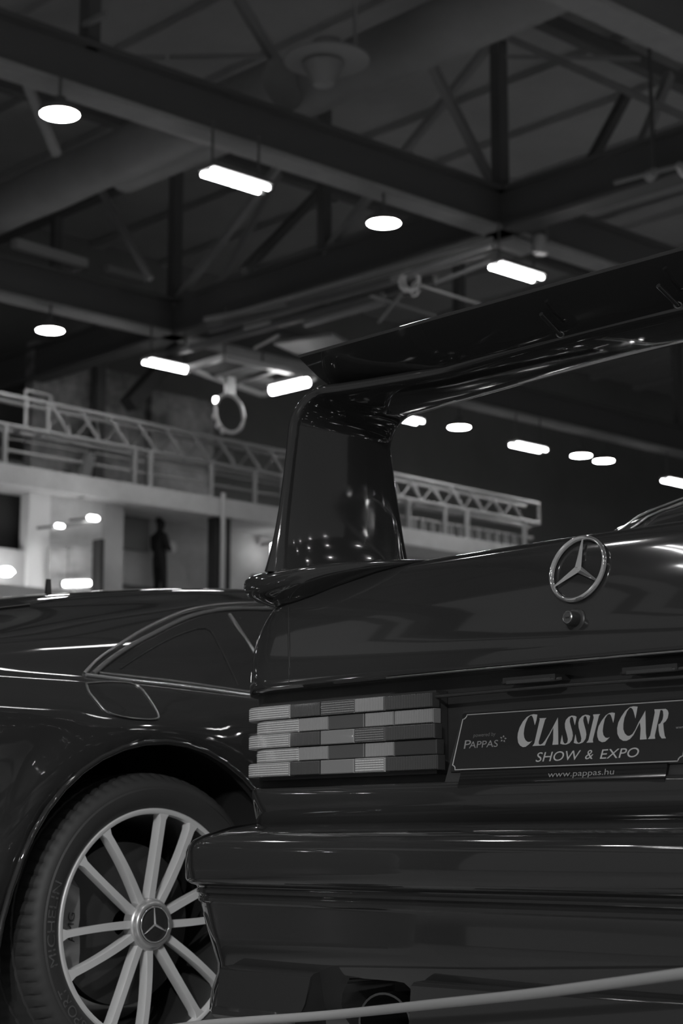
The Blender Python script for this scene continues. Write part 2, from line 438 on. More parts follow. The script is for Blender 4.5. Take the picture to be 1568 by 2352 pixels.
def ptxt(s, O, Ee, T): return text_on(s, onplate(*O), onplate(*Ee), onplate(*T))
obj('plate_subtitle', merge(ptxt('SHOW', (1229, 1750), (1328, 1745), (1235, 1728)), ptxt('&', (1342, 1744), (1360, 1743), (1348, 1722)), ptxt('EXPO', (1377, 1743), (1464, 1738.5), (1383, 1721))), 'plate_text', plate)
strs = []
sc_ = (1155.3, 1697)
for k in range(5):
    a = PI / 2 + 2 * PI * k / 5 - .15
    def sp(r, da): return onplate(sc_[0] + r * math.cos(a + da), sc_[1] - r * 1.1 * math.sin(a + da))
    strs.append([sp(8, 0), sp(5, .42), sp(2.8, 0), sp(5, -.42)])
obj('sponsor_text', merge(ptxt('P', (1064.5, 1720), (1079, 1719), (1068, 1700)), ptxt('APPAS', (1076.6, 1718.7), (1142, 1715), (1079, 1703)), poly(strs)), 'plate_dim', plate)
obj('sponsor_caption', merge(ptxt('powered by', (1086.5, 1693), (1137, 1689.5), (1088, 1684.5))), mat('faint_lettering', .16, .5), plate)
obj('web_text', ptxt('www', (1551, 1674), (1573, 1672.5), (1552, 1667)), 'plate_dim', plate)
# holder strip below the plate
hold = obj('plate_holder', loft([[pl(a, b, h) for (b, h) in ((-.032, -.004), (-.032, .002), (-.028, .0045), (-.024, .0035), (-.006, .003), (-.002, .0045), (.002, .002), (.002, -.004))] for a in (.030, .034, PWID - .034, PWID - .03)]), 'holder', car, smooth=30)
def onhold(px, py):
    return onplate(px, py, .0042)
obj('holder_text', text_on('www.pappas.hu', onhold(1257, 1785.5), onhold(1409, 1778.5), onhold(1259, 1772)), 'plate_dim', hold)
obj('plate_surround', loft([[pl(a, b, h) for a, b in ((-.012, -.04), (PWID + .012, -.04), (PWID + .006, PHGT + .006), (-.004, PHGT + .006))] for h in (-.02, -.003)]), 'black', car)

# ---- tail lamps
tl = [(.60, 2.494, 0, 0), (.9, 2.494, 0, 0)]
def plan_pts(Yr, W, R, bow, x_end, step=.0015):
    # dense plan polyline from the flank round the corner to x_end, left side
    S = W - R; cy = Yr + bow * (S / W) ** 2 + R; out = []
    y = cy + .035
    while y > cy: out.append((XC - W, y, -1, 0)); y -= step
    n = int(R * PI / 2 / step)
    for i in range(n + 1):
        a = PI / 2 * (1 - i / n); out.append((XC - S - R * math.sin(a), cy - R * math.cos(a), -math.sin(a), -math.cos(a)))
    s = S
    while XC - s < x_end:
        out.append((XC - s, Yr + bow * (s / W) ** 2, 0, -1)); s -= step
    return out
ztop_l, zbot_l = .8015, .6575
odd_cols = [560, 648, 723, 805, 877, 990]; even_cols = [560, 670, 742, 829, 899, 990]
def colX(px, Y): return onY(px, 1700, Y)[0]
styles = {0: ['ga', 'rc', 'gb', 'rb', 'rc'], 1: ['ga', 'rb', 'fd', 'rb', 'rb'], 2: ['ga', 'rc', 'fb', 'gb', 'rc'], 3: ['ga', 'rb', 'fd', 'rb', 'fc'], 4: ['ga', 'rc', 'fb', 'ga2', 'rc']}
def make_lamp(mirror):
    nm = 'tail_light'
    hb = obj(nm, ([], []), 'trim', car) if False else None
    Rl = .085
    Wl = W_(597, 1700, 2.495, Rl)
    base = plan_pts(2.497, Wl - .002, Rl, .03, onY(1003, 1700, 2.50)[0])[::6]
    fr = []
    for (x, y, nx, ny) in base:
        fr.append([(x, y, zbot_l - .006), (x - nx * .03, y - ny * .03, zbot_l - .006), (x - nx * .03, y - ny * .03, ztop_l + .004), (x, y, ztop_l + .004)])
    V, Fc = loft(fr)
    if mirror: V = [(2 * XC - v[0], v[1], v[2]) for v in V]
    lampo = obj(nm, (V, Fc), 'trim', car, smooth=50)
    for r in range(5):
        odd = r % 2 == 0
        Yr = 2.481 if odd else 2.4855
        W = W_(577, 1700, 2.481, Rl) if odd else W_(596, 1700, 2.4855, Rl)
        pp = plan_pts(Yr, W, Rl, .03, onY(991 + r * 3, 1700, Yr)[0])
        z1 = ztop_l - (ztop_l - zbot_l) * r / 5 - .0008; z0 = ztop_l - (ztop_l - zbot_l) * (r + 1) / 5 + .0008
        cols = odd_cols if odd else even_cols
        xs = [-9] + [colX(c, Yr) for c in cols[1:-1]] + [9]
        for c in range(5):
            seg = [p for p in pp if xs[c] <= p[0] < xs[c + 1]]
            if len(seg) < 4: continue
            seg = seg[:-1]
            stl = styles[r][c]; grid = stl[0] == 'g'; rib = stl[0] in 'gr'
            fr_ = [0, .05] + [.05 + .90 * i / 11 for i in range(1, 11)] + [.95, 1] if grid else [0, .06, .94, 1]
            nz = len(fr_) - 1
            rows = []
            for j, (x, y, nx, ny) in enumerate(seg):
                colp = []
                endf = (j == 0 or j == len(seg) - 1)
                for i in range(nz + 1):
                    z = z0 + (z1 - z0) * fr_[i]
                    h = .0
                    if rib and not endf: h += 0 if j % 3 == 1 else .0013
                    if grid and not endf: h *= (1 if i % 2 else .3)
                    if i in (0, nz) or endf: h = -.0015
                    colp.append((x + nx * h, y + ny * h, z))
                dpt = .02
                colp = [(x - nx * dpt, y - ny * dpt, z0)] + colp + [(x - nx * dpt, y - ny * dpt, z1)]
                rows.append(colp)
            V, Fc = loft(rows, closed=True)
            if mirror: V = [(2 * XC - v[0], v[1], v[2]) for v in V]
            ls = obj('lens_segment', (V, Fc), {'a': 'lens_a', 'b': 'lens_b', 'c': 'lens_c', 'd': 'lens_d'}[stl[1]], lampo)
            if rib:     # groove faces coloured darker, shade between the prisms put into the colour
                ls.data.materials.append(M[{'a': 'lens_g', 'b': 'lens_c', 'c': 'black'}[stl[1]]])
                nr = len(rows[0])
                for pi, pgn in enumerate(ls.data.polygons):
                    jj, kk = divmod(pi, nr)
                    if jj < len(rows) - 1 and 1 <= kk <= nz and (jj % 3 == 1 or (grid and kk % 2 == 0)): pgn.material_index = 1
make_lamp(False); make_lamp(True)

# ---- rear wing: two uprights and blade from one swept section
XL = -2.862
wing = empty('rear_wing', (XC, 2.65, 1.06)); wing.parent = car; wing.location = Vector((XC, 2.65, 1.06)) - Vector(car.location)
path = []   # (x, z, chordYrear, chordYfront, half thickness)
zb_, zt_ = 1.075, 1.448
for i in range(13):
    t = i / 12; path.append((XL + .030 * t, zb_ + (1.375 - zb_) * t, 2.498 + .012 * t - .02 * (1 - t) ** 3, 2.888 - .085 * t + .01 * (1 - t) ** 3, .020 + .02 * (1 - t) ** 4, 'v'))
xb = XL + .030
for i in range(1, 11):
    a = PI / 2 * i / 10
    path.append((xb + .085 * (1 - math.cos(a)), 1.375 + .072 * math.sin(a), 2.510 + .012 * i / 10, 2.803 + .008 * i / 10, .020, 'c'))
x1 = xb + .085
for i in range(1, 21):
    t = i / 20; path.append((x1 + (XC - x1) * t, 1.447 + .018 * math.sin(t * PI / 2), 2.522 + .094 * min(1, t * 2.6) ** .8, 2.811 + .002 * t, .020 - .003 * t, 'b'))
full = path + [(2 * XC - p[0], p[1], p[2], p[3], p[4], p[5]) for p in reversed(path[:-1])]
rings = []
NS = 32
for i, (x, z, y0, y1, th, _) in enumerate(full):
    q0 = full[max(i - 1, 0)]; q1 = full[min(i + 1, len(full) - 1)]
    d = Vector((q1[0] - q0[0], 0, q1[1] - q0[1])).normalized(); n = Vector((-d[2], 0, d[0]))   # outward/up
    rg = []
    for k in range(NS):
        a = 2 * PI * k / NS
        cy = (y0 + y1) / 2 + (y1 - y0) / 2 * (abs(math.cos(a)) ** .8) * (1 if math.cos(a) >= 0 else -1)
        hh = th * (abs(math.sin(a)) ** .75) * (1 if math.sin(a) >= 0 else -1)
        rg.append(Vector((x, cy, z)) + n * hh)
    rings.append(rg)
iA = 10; iB = len(full) - 11
obj('wing_upright', loft(rings[:iA + 1]), 'paint', wing, smooth=60)
obj('wing_blade', loft(rings[iA:iB + 1]), 'paint', wing, smooth=60)
obj('wing_upright', loft(rings[iB:]), 'paint', wing, smooth=60)
# flap
fl = []
for i in range(25):
    x = -2.79 + (2 * XC + 2.79 * 2) * 0 + (1.38) * i / 24
    cz = .0
    fl.append([(x, 2.630, 1.458), (x, 2.600, 1.4655), (x, 2.55, 1.487), (x, 2.512, 1.509), (x, 2.4985, 1.5165), (x, 2.4965, 1.522), (x, 2.502, 1.5245), (x, 2.55, 1.503), (x, 2.60, 1.483), (x, 2.632, 1.476)])
obj('wing_flap', loft(fl), 'paint', wing, smooth=40)
for pa, pb in (((1243, 722), (1286, 768)), ((1512, 657), (1556, 700))):
    A = onY(*pa, 2.528) + Vector((0, 0, 0)); B = onY(*pb, 2.585)
    h = obj('flap_strut', tube([A + (A - B) * .02, A, B], .0045, 10), 'paint', wing, smooth=50)
    obj('strut_eye', tube([B + Vector((.008 * math.cos(t), -.004 * math.sin(t), .0045 * math.sin(t))) for t in [2 * PI * k / 16 for k in range(16)]], .0016, 6, closed=True), 'satin', h, smooth=50)
# pedestal lip at the left and right corner
def lip(mirror):
    S_ = [(-3.066, 2.74, .010, .004, 1.068), (-3.062, 2.74, .07, .018, 1.068), (-3.050, 2.735, .12, .028, 1.068), (-3.025, 2.73, .17, .036, 1.066), (-2.98, 2.72, .205, .043, 1.060), (-2.92, 2.71, .225, .047, 1.054),
          (-2.86, 2.705, .235, .047, 1.052), (-2.78, 2.70, .235, .040, 1.056), (-2.70, 2.70, .225, .030, 1.062), (-2.60, 2.70, .20, .019, 1.064), (-2.50, 2.70, .16, .010, 1.062), (-2.42, 2.70, .12, .003, 1.060)]
    R_ = []
    for (x, yc, hy, hz, zc) in catm(S_, 3):
        if mirror: x = 2 * XC - x
        R_.append([(x, yc + hy * math.cos(t), zc + (hz if math.sin(t) > 0 else hz * 1.15) * (abs(math.sin(t)) ** .8) * (1 if math.sin(t) > 0 else -1)) for t in [2 * PI * k / 32 for k in range(32)]])
    obj('wing_pedestal', loft(R_), 'paint', wing, smooth=60)
lip(False); lip(True)

# =================================================================== wheels (axis along X, outer face at +X)
def make_wheel(parent, hub, R=.343, simple=False, side=1):
    hub = Vector(hub)
    w = empty('wheel', (0, 0, 0)); w.parent = parent; w.location = hub - worldloc(parent)
    def P(x, y, z): return hub + Vector((x * side, y, z))
    k = R / .343
    nseg = 288
    prof = [(.258, -.004, 0), (.266, .006, 0), (.275, .013, 0), (.290, .018, 0), (.305, .018, 0), (.309, .015, 0), (.312, .015, 0), (.322, .010, 0), (.330, .002, .3), (.337, -.010, 1), (.341, -.022, 1), (.343, -.036, 1), (.3435, -.05, .2), (.338, -.052, 0), (.338, -.060, 0), (.3435, -.062, .3), (.3435, -.12, .3), (.338, -.122, 0), (.338, -.130, 0), (.3435, -.132, .3), (.3435, -.20, .3), (.338, -.24, 1), (.32, -.26, 0), (.26, -.245, 0)]
    V, Fc = [], []
    for (r, x, g) in prof:
        for i in range(nseg):
            a = 2 * PI * i / nseg
            rr = (r - (.006 * g if i % 4 == 0 else 0)) * k
            V.append(P(x, rr * math.cos(a), rr * math.sin(a)))
    for j in range(len(prof) - 1):
        for i in range(nseg):
            i2 = (i + 1) % nseg; Fc.append([j * nseg + i, j * nseg + i2, (j + 1) * nseg + i2, (j + 1) * nseg + i])
    tyre = fixn(obj('tyre', (V, Fc), 'rubber', w, smooth=35))
    # rim lip and barrel
    def rev(pr, n=96): return loft([[P(x, r * k * math.cos(2 * PI * i / n), r * k * math.sin(2 * PI * i / n)) for i in range(n)] for r, x in pr], caps=False)
    obj('rim', rev([(.262, -.012), (.2625, .000), (.259, .0045), (.253, .0045), (.250, .002), (.248, -.012)]), 'alloy', w, smooth=40)
    obj('rim_barrel', rev([(.256, -.010), (.244, -.03), (.236, -.08), (.233, -.20), (.25, -.24)]), 'barrel', w, smooth=40)
    obj('brake_disc', rev([(.03, -.115), (.185, -.115), (.187, -.12), (.187, -.145), (.03, -.147)]), 'disc', w, smooth=30)
    if simple:
        ns = 10
    ns = 6
    for q in range(ns):
        for sgn in (-1, 1):
            ac = math.radians(74 + 60 * q); a0 = ac + sgn * math.radians(15); a1 = ac + sgn * math.radians(10.3)
            secs = []
            for i in range(13):
                t = i / 12; r = .050 + (.2535 - .050) * t
                a = a0 + (a1 - a0) * (t ** .8)
                wd = .0095 - .002 * min(1, t * 1.6) + .001 * t + .008 * max(0, (t - .90) / .10) ** 2
                xo = -.010 + .012 * t ** 1.5 + .006 * math.sin(PI * t)
                c = Vector((r * math.cos(a), r * math.sin(a))); d = Vector((-math.sin(a), math.cos(a)))
                sec = []
                for (u_, x_) in ((-1, -.004), (-.88, 0), (.88, 0), (1, -.004), (.7, -.03), (-.7, -.03)):
                    pt = (c + d * wd * u_) * k; sec.append(P(xo + x_, pt[0], pt[1]))
                secs.append(sec)
            fixn(obj('spoke', loft(secs), 'alloy', w, smooth=35))
    hubo = obj('hub', rev([(.060, -.034), (.060, -.012), (.057, -.006), (.053, -.004), (.051, .003), (.047, .006), (.043, .006), (.041, .002)], 64), 'hubm', w, smooth=45)
    cap = obj('centre_cap', lathe_x(P, [(.0415, .001), (.038, .004), (.02, .006), (.0005, .0065)], k), 'trim', w, smooth=60)
    obj('cap_ring', tube([P(.006, .0395 * k * math.cos(2 * PI * i / 40), .0395 * k * math.sin(2 * PI * i / 40)) for i in range(40)], .0018, 8, closed=True), 'chrome', cap, smooth=60)
    arms = []
    for q in range(3):
        a = PI / 2 + 2 * PI * q / 3 + .08
        d = Vector((math.cos(a), math.sin(a))); n = Vector((-d[1], d[0]))
        pts = [n * .0035, d * .037 + n * .0008, d * .037 - n * .0008, -n * .0035]
        Vv = [P(.006, p[0], p[1]) for p in pts] + [P(.0095, 0, 0), P(.0075, d[0] * .037, d[1] * .037)]
        arms.append((Vv, [[0, 1, 5, 4], [4, 5, 2, 3]]))
    obj('cap_star', merge(*arms), 'chrome', cap)
    return w, P
def lathe_x(P, prof, k, n=48):
    return loft([[P(x, r * k * math.cos(2 * PI * i / n), r * k * math.sin(2 * PI * i / n)) for i in range(n)] for r, x in prof])

for y in (3.30, 5.75):
    for s in (-1, 1):
        # wheels of the saloon stand under the body
        make_wheel(car, (XC + s * .835, y, .305), R=.305, simple=True, side=s)

# =================================================================== MODERN COUPE (left)
XK = -4.42
coupe = empty('modern_coupe', (XK, 4.0, 0), 'black low coupe on the left with silver multi spoke wheel and round fuel flap', 'car')
# Y, zroof, wroofedge, zarch, warch, zbelt, wbelt, wmax, wsill
ST = [(1.20, .80, .45, .78, .60, .74, .74, .80, .78),
      (1.32, .875, .50, .865, .66, .85, .80, .88, .84),
      (1.6, .93, .52, .915, .68, .895, .86, .95, .90),
      (1.95, 1.00, .53, .955, .68, .903, .88, .975, .92),
      (2.25, 1.075, .54, 1.005, .69, .905, .885, .99, .93),
      (2.57, 1.150, .55, 1.045, .70, .908, .885, .995, .93),
      (2.9, 1.205, .56, 1.09, .69, .900, .885, .985, .92),
      (3.28, 1.248, .57, 1.14, .67, .888, .89, .965, .90),
      (3.8, 1.272, .57, 1.165, .67, .873, .89, .95, .90),
      (4.2, 1.265, .57, 1.155, .67, .865, .89, .95, .90),
      (4.7, 1.12, .55, 1.04, .70, .860, .89, .96, .91),
      (5.1, .96, .5, .93, .72, .850, .89, .98, .92),
      (5.6, .86, .5, .85, .70, .80, .86, .97, .92),
      (6.0, .74, .5, .73, .66, .69, .80, .9, .86),
      (6.15, .6, .48, .59, .62, .55, .74, .8, .8)]
def prof2(row):
    (Y, zr, wr, za, wa, zb, wb, wm, ws) = row
    return [(0, zr), (wr * .45, zr - .007), (wr * .8, zr - .026), (wr, zr - (zr - za) * .55), (wa, za), ((wa + wb) / 2 + .018, (za + zb) / 2 + .01), (wb, zb), (wb + .035, zb - .028), (wm - .018, zb - .10), (wm - .008, zb - .20), (wm - .004, .56), (wm - .012, .44), (ws + .01, .30), (ws - .01, .22), (ws - .06, .17)]
def stations(tab, ys):
    dense = catm(tab, 12)
    return [(y,) + tuple(interp([(d[0],) + d[1:] for d in dense], y)) for y in ys]
ys = [1.20, 1.26] + [1.32 + .07 * i for i in range(12)]
y = 2.16
while y < 3.4: ys.append(y); y += .02
while y < 4.7: ys.append(y); y += .08
while y < 5.9: ys.append(y); y += .03
ys += [5.95, 6.05, 6.15]
DEN = stations(ST, ys)
PR = [catm(prof2(r), 5) for r in DEN]
NV = len(PR[0])
def flare(Y, z):
    o = 0
    for h in ((2.655, .343), (5.28, .343)):
        d = math.hypot(Y - h[0], z - h[1])
        if z < .86 and d < .56:
            f = max(0, 1 - abs(d - .43) / .09); o += .012 * f * f * (3 - 2 * f)
    return o
def bodyX(Y, z):
    # outer half width at (Y, z)
    i = 0
    while i < len(ys) - 2 and ys[i + 1] < Y: i += 1
    t = min(1, max(0, (Y - ys[i]) / (ys[i + 1] - ys[i])))
    def w(pr):
        for a, b in zip(pr, pr[1:]):
            if (a[1] - z) * (b[1] - z) <= 0 and a[1] != b[1]: return a[0] + (b[0] - a[0]) * (z - a[1]) / (b[1] - a[1])
        return pr[0][0] if z > pr[0][1] else pr[-1][0]
    return XK + w(PR[i]) * (1 - t) + w(PR[i + 1]) * t + flare(Y, z)
def drape(px, py, off=.0):
    X = -3.6
    for _ in range(12):
        p = onX(px, py, X); X = .5 * X + .5 * bodyX(p[1], p[2])
    p = onX(px, py, X); return Vector((X + off, p[1], p[2]))
HUB = Vector((-3.452, 2.655, .343)); HF = Vector((-3.452, 5.28, .343)); RA = .412
V, Fc = [], []
for s in (1, -1):
    b0 = len(V)
    G = []
    for i, yv in enumerate(ys):
        row = []
        for (w, z) in PR[i]:
            # wheel arch flare
            for h in (HUB, HF):
                d = math.hypot(yv - h[1], z - h[2])
                if z < .86 and d < .56 and w > .5:
                    f = max(0, 1 - abs(d - .43) / .09); w += .012 * f * f * (3 - 2 * f)
            row.append([XK + s * w, yv, z])
        G.append(row)
    inside = [[None] * NV for _ in ys]
    for i in range(len(ys)):
        for j in range(NV):
            p = G[i][j]
            for h in (HUB, HF):
                if j > NV * .4 and math.hypot(p[1] - h[1], p[2] - h[2]) < RA: inside[i][j] = h
    keep = []
    for i in range(len(ys) - 1):
        for j in range(NV - 1):
            q = [(i, j), (i, j + 1), (i + 1, j + 1), (i + 1, j)]
            if all(inside[a][b] is not None for a, b in q): continue
            keep.append(q)
    used = set(ab for q in keep for ab in q)
    for (a, b) in used:
        h = inside[a][b]
        if h is not None:
            p = G[a][b]; d = math.hypot(p[1] - h[1], p[2] - h[2]); k = RA / max(d, .01)
            p[1] = h[1] + (p[1] - h[1]) * k; p[2] = h[2] + (p[2] - h[2]) * k
    idx = {}
    for (a, b) in sorted(used): idx[(a, b)] = len(V); V.append(tuple(G[a][b]))
    for q in keep:
        f = [idx[k_] for k_ in q]; Fc.append(f if s < 0 else f[::-1])
body2 = obj('body_shell', (V, Fc), 'paint2', coupe, smooth=50)
import bmesh
bm = bmesh.new(); bm.from_mesh(body2.data); bmesh.ops.remove_doubles(bm, verts=bm.verts, dist=.0005); bmesh.ops.recalc_face_normals(bm, faces=bm.faces); bm.to_mesh(body2.data); bm.free()
# underbody
obj('underbody', box((XK - .86, 1.4, .17), (XK + .86, 2.2, .4)), 'black', coupe)
obj('underbody', box((XK - .86, 3.1, .17), (XK + .86, 4.85, .4)), 'black', coupe)
obj('interior_floor', box((XK - .55, 1.5, .18), (XK + .55, 5.9, .60)), 'black', coupe)
for h in (HUB, HF):
    for s in (1, -1):
        arcp = []
        for i in range(25):
            a = -.25 + (PI + .5) * i / 24
            yy, zz = h[1] + math.cos(a) * RA, h[2] + math.sin(a) * RA
            xo = bodyX(yy, max(zz, .24)) - XK + .008
            arcp.append((xo, yy, zz))
        R_ = [[(XK + s * (x - .002), yy, zz) for x, yy, zz in arcp], [(XK + s * (x - .035), h[1] + (yy - h[1]) * 1.0, h[2] + (zz - h[2]) * 1.0) for x, yy, zz in arcp], [(XK + s * (x - .05), h[1] + (yy - h[1]) * 1.06, h[2] + (zz - h[2]) * 1.06) for x, yy, zz in arcp], [(XK + s * .55, h[1] + (yy - h[1]) * 1.06, h[2] + (zz - h[2]) * 1.06) for x, yy, zz in arcp]]
        obj('wheel_arch_liner', loft(R_, closed=False, caps=False), 'black', coupe, smooth=50)
        obj('arch_lip', tube([(XK + s * x, yy, zz) for x, yy, zz in arcp], .007, 8), 'paint2', coupe, smooth=60)
# side window, chrome lines, pillar
def pathpx(pts, n=5, off=.002): return [drape(x, y, off) for x, y in catm(pts, n)]
arch_o = [(192, 1547), (222, 1516), (262, 1488), (330, 1445), (400, 1412), (455, 1396), (520, 1388), (590, 1385), (655, 1383)]
arch_i = [(212, 1549), (250, 1517), (300, 1484), (360, 1452), (420, 1423), (480, 1406), (540, 1400), (600, 1400), (655, 1400)]
obj('window_chrome', tube(pathpx(arch_o), .0042, 8), 'satin', coupe, smooth=60)
obj('window_frame_trim', tube(pathpx(arch_i, 5, .003), .0075, 8), mat('dark_satin_trim', .10, .35, metal=.5), coupe, smooth=60)
obj('belt_trim', tube(pathpx([(195, 1550), (300, 1563), (400, 1574), (500, 1587), (600, 1601), (700, 1614)], 5, .003), .0045, 8), 'chrome', coupe, smooth=60)
obj('belt_seal', tube(pathpx([(225, 1547), (320, 1557), (420, 1569), (520, 1583), (600, 1595)], 5, .002), .005, 8), 'satin', coupe, smooth=60)
obj('door_pillar', tube([drape(525, 1413, .003), drape(540, 1435, .003), drape(592, 1515, .003), drape(625, 1565, .003)], .006, 8), 'satin', coupe, smooth=60)
# glass: grid between belt line and inner arch
gl = []
for i in range(25):
    t = i / 24
    tx = 215 + (650 - 215) * t
    ytop = interp([(a, b) for a, b in arch_i], tx)[0] + 2; ybot = 1549 + (tx - 215) * .122
    gl.append([drape(tx, ytop + (ybot - ytop) * j / 6, .0015) for j in range(7)])
obj('side_window', loft(gl, closed=False, caps=False), 'tint', coupe, smooth=60)
obj('window_partition', tube(pathpx([(275, 1536), (330, 1500), (400, 1462), (470, 1443), (500, 1480), (545, 1575)], 3, .003), .0016, 6), 'gap', coupe)
# fuel flap
ff = [(197, 1570), (232, 1567), (270, 1567), (310, 1573), (330, 1590), (350, 1618), (363, 1643), (356, 1652), (320, 1652), (280, 1647), (245, 1636), (222, 1612), (204, 1590)]
ffp = catm(ff + [ff[0]], 4)[:-1]
flap = obj('fuel_flap', tube([drape(x, y, .0015) for x, y in ffp], .0028, 10, closed=True), 'satin', coupe, smooth=80)
cx_ = sum(p[0] for p in ffp) / len(ffp); cy_ = sum(p[1] for p in ffp) / len(ffp)
# shark antenna
at = onX(112, 1372, XK + .30)
ab = onX(110, 1378, -4.25)
# roof point along that ray
def roofz(X, Y):
    i = min(range(len(ys)), key=lambda i: abs(ys[i] - Y)); w = abs(X - XK)
    for a, b in zip(PR[i], PR[i][1:]):
        if a[0] <= w <= b[0] and b[0] > a[0]: return a[1] + (b[1] - a[1]) * (w - a[0]) / (b[0] - a[0])
    return PR[i][0][1]
ap_ = onX(110, 1374, XK); az = roofz(XK, ap_[1])
obj('roof_antenna', loft([[(XK - .008, ap_[1] - .012, az - .06), (XK + .008, ap_[1] - .012, az - .06), (XK + .008, ap_[1] + .012, az - .06), (XK - .008, ap_[1] + .012, az - .06)],
                          [(XK - .004, ap_[1] - .006, ap_[2] + .055), (XK + .004, ap_[1] - .006, ap_[2] + .055), (XK + .004, ap_[1] + .006, ap_[2] + .055), (XK - .004, ap_[1] + .006, ap_[2] + .055)]]), 'trim', coupe)
# rear screen on the fastback slope
def rs(u, Y):
    i = min(range(len(ys)), key=lambda i: abs(ys[i] - Y)); return (XK + u * .50, Y, roofz(XK + u * .50, Y) + .003)
yr_ = [y for y in ys if 1.75 < y < 2.62]
obj('rear_screen', loft([[rs(u, y) for u in [-1 + i / 6 for i in range(13)]] for y in yr_], closed=False, caps=False), 'tint', coupe, smooth=60)
obj('rear_screen_trim', tube([Vector(rs(1.02, y)) for y in yr_], .003, 6), 'trim', coupe, smooth=60)
for h in (HUB, HF):
    for s in (1, -1):
        w, P = make_wheel(coupe, (XK + s * (h[0] - XK), h[1], h[2]), side=s)
        if h is HUB and s == 1:
            # caliper on the rearward side
            def cp(r, deg, x): a = math.radians(deg); return P(x, r * math.cos(a), r * math.sin(a))
            secs = []
            for (dg, ri, ro, xo) in ((148, .186, .205, -.085), (153, .172, .218, -.066), (164, .162, .226, -.058), (174, .158, .229, -.055), (182, .162, .222, -.053), (190, .158, .229, -.055), (200, .163, .226, -.058), (210, .174, .216, -.066), (215, .188, .203, -.085)):
                secs.append([cp(ri, dg, xo - .012), cp(ri + .008, dg, xo), cp(ro - .008, dg, xo), cp(ro, dg, xo - .012), cp(ro, dg, -.16), cp(ri, dg, -.16)])
            cal = obj('brake_caliper', loft(secs), 'caliper', w, smooth=30)
            TV, TF = textmesh('AMG')
            # lettering climbs the caliper
            obj('caliper_lettering', ([cp(.184 + .017 * v[1], 171 + 20 * (1 - v[0]), -.0505) for v in TV], TF), 'black', cal)
            for (txt, a0, a1, r0, r1) in (('MICHELIN', 196, 160, .281, .303), ('PILOT SPORT', 248, 206, .279, .303)):
                TV, TF = textmesh(txt)
                vv = []
                for v in TV:
                    rr = r0 + (r1 - r0) * v[1]; xx = .0135 + .0058 * min(1, max(0, (rr - .275) / .012))
                    vv.append(cp(rr, a0 + (a1 - a0) * v[0], xx))
                t_ = [c for c in w.children if c.name.startswith('tyre')][0]
                obj('sidewall_lettering', (vv, TF), 'letter', t_)

# =================================================================== barrier in front of the bumper
def rp(px, py, Y): return onY(px, py, Y)
rpts = [rp(380, 2364, 2.24), rp(500, 2350, 2.22), rp(750, 2332, 2.19), rp(1000, 2306, 2.16), rp(1250, 2279, 2.13), rp(1568, 2236, 2.10)]
Rr = catm([tuple(p) for p in rpts], 6)
A0 = Vector(Rr[0]); d0 = (Vector(Rr[0]) - Vector(Rr[1])).normalized(); A1 = Vector(Rr[-1]); d1 = (Vector(Rr[-1]) - Vector(Rr[-2])).normalized()
endL = A0 + d0 * .12; endR = A1 + d1 * .45
bar = empty('barrier', (endR[0], endR[1], 0), 'pale barrier bar running low across the frame before the saloon bumper', 'barrier')
obj('rail', tube([endL] + [Vector(p) for p in Rr] + [endR], .0078, 12), 'rope', bar, smooth=60)
for e in (endL, endR):
    obj('post', lathe([(.006, 0), (.10, 0), (.10, .01), (.015, .018), (.012, .03), (.012, e[2] - .012), (.0, e[2] - .0085)], (e[0], e[1], 0), 'Z', 24), 'satin', bar, smooth=40)

# =================================================================== HALL
def S(name, vf, m, **k): return obj(name, vf, m, kind='structure', **k)
S('floor', box((-60, -30, -.2), (60, 70, 0)), 'floor')
# roof deck with ribs
S('ceiling', merge(box((-60, -14, 14.2), (16, 70, 14.5)), *[box((-60, -14 + 2.0 * i, 14.05), (16, -13.7 + 2.0 * i, 14.2)) for i in range(42)]), 'ceil')
S('ceiling', merge(box((16, 8, 14.2), (60, 70, 14.5)), *[box((16, 8 + 2.0 * i, 14.05), (60, 8.3 + 2.0 * i, 14.2)) for i in range(31)]), 'ceil')
S('wall_left', box((-34.4, -30, 0), (-34, 70, 14.2)), 'wall_d')
S('wall_back', box((-60, 60, 0), (60, 60.4, 14.2)), 'wall_d')

# main trusses along Y
NY = [5.3, 13.1, 21.0, 28.9, 36.8, 44.7]
def fly(px, py, z): return onZ(px, py, z)
def girder(X, label, tag):
    t = empty('roof_truss', (X, 20, 10), label, 'roof truss')
    obj('bottom_chord', box((X - .20, -25, 9.93), (X + .20, 60, 10.0)), 'steel', t)
    obj('web', merge(box((X - .03, -25, 10.0), (X + .03, 60, 10.62)), box((X - .18, -25, 10.60), (X + .18, 60, 10.66))), 'steel_d', t)  # web shade against the lit flange is put into a darker steel
    obj('top_chord', box((X - .12, -25, 13.75), (X + .12, 60, 14.0)), 'steel_d', t)
    for y in NY:
        obj('post', box((X - .10, y - .10, 10.6), (X + .10, y + .10, 13.8)), 'steel_d', t)
    return t
g1 = girder(-18.7, 'long roof truss crossing the upper left down to centre right, two round lamps below', 1)
g2 = girder(-27.0, 'farther roof truss over the concrete gallery, lowest at left edge', 2)
g0 = girder(-12.6, 'nearest roof truss at the upper right corner of the view', 0)
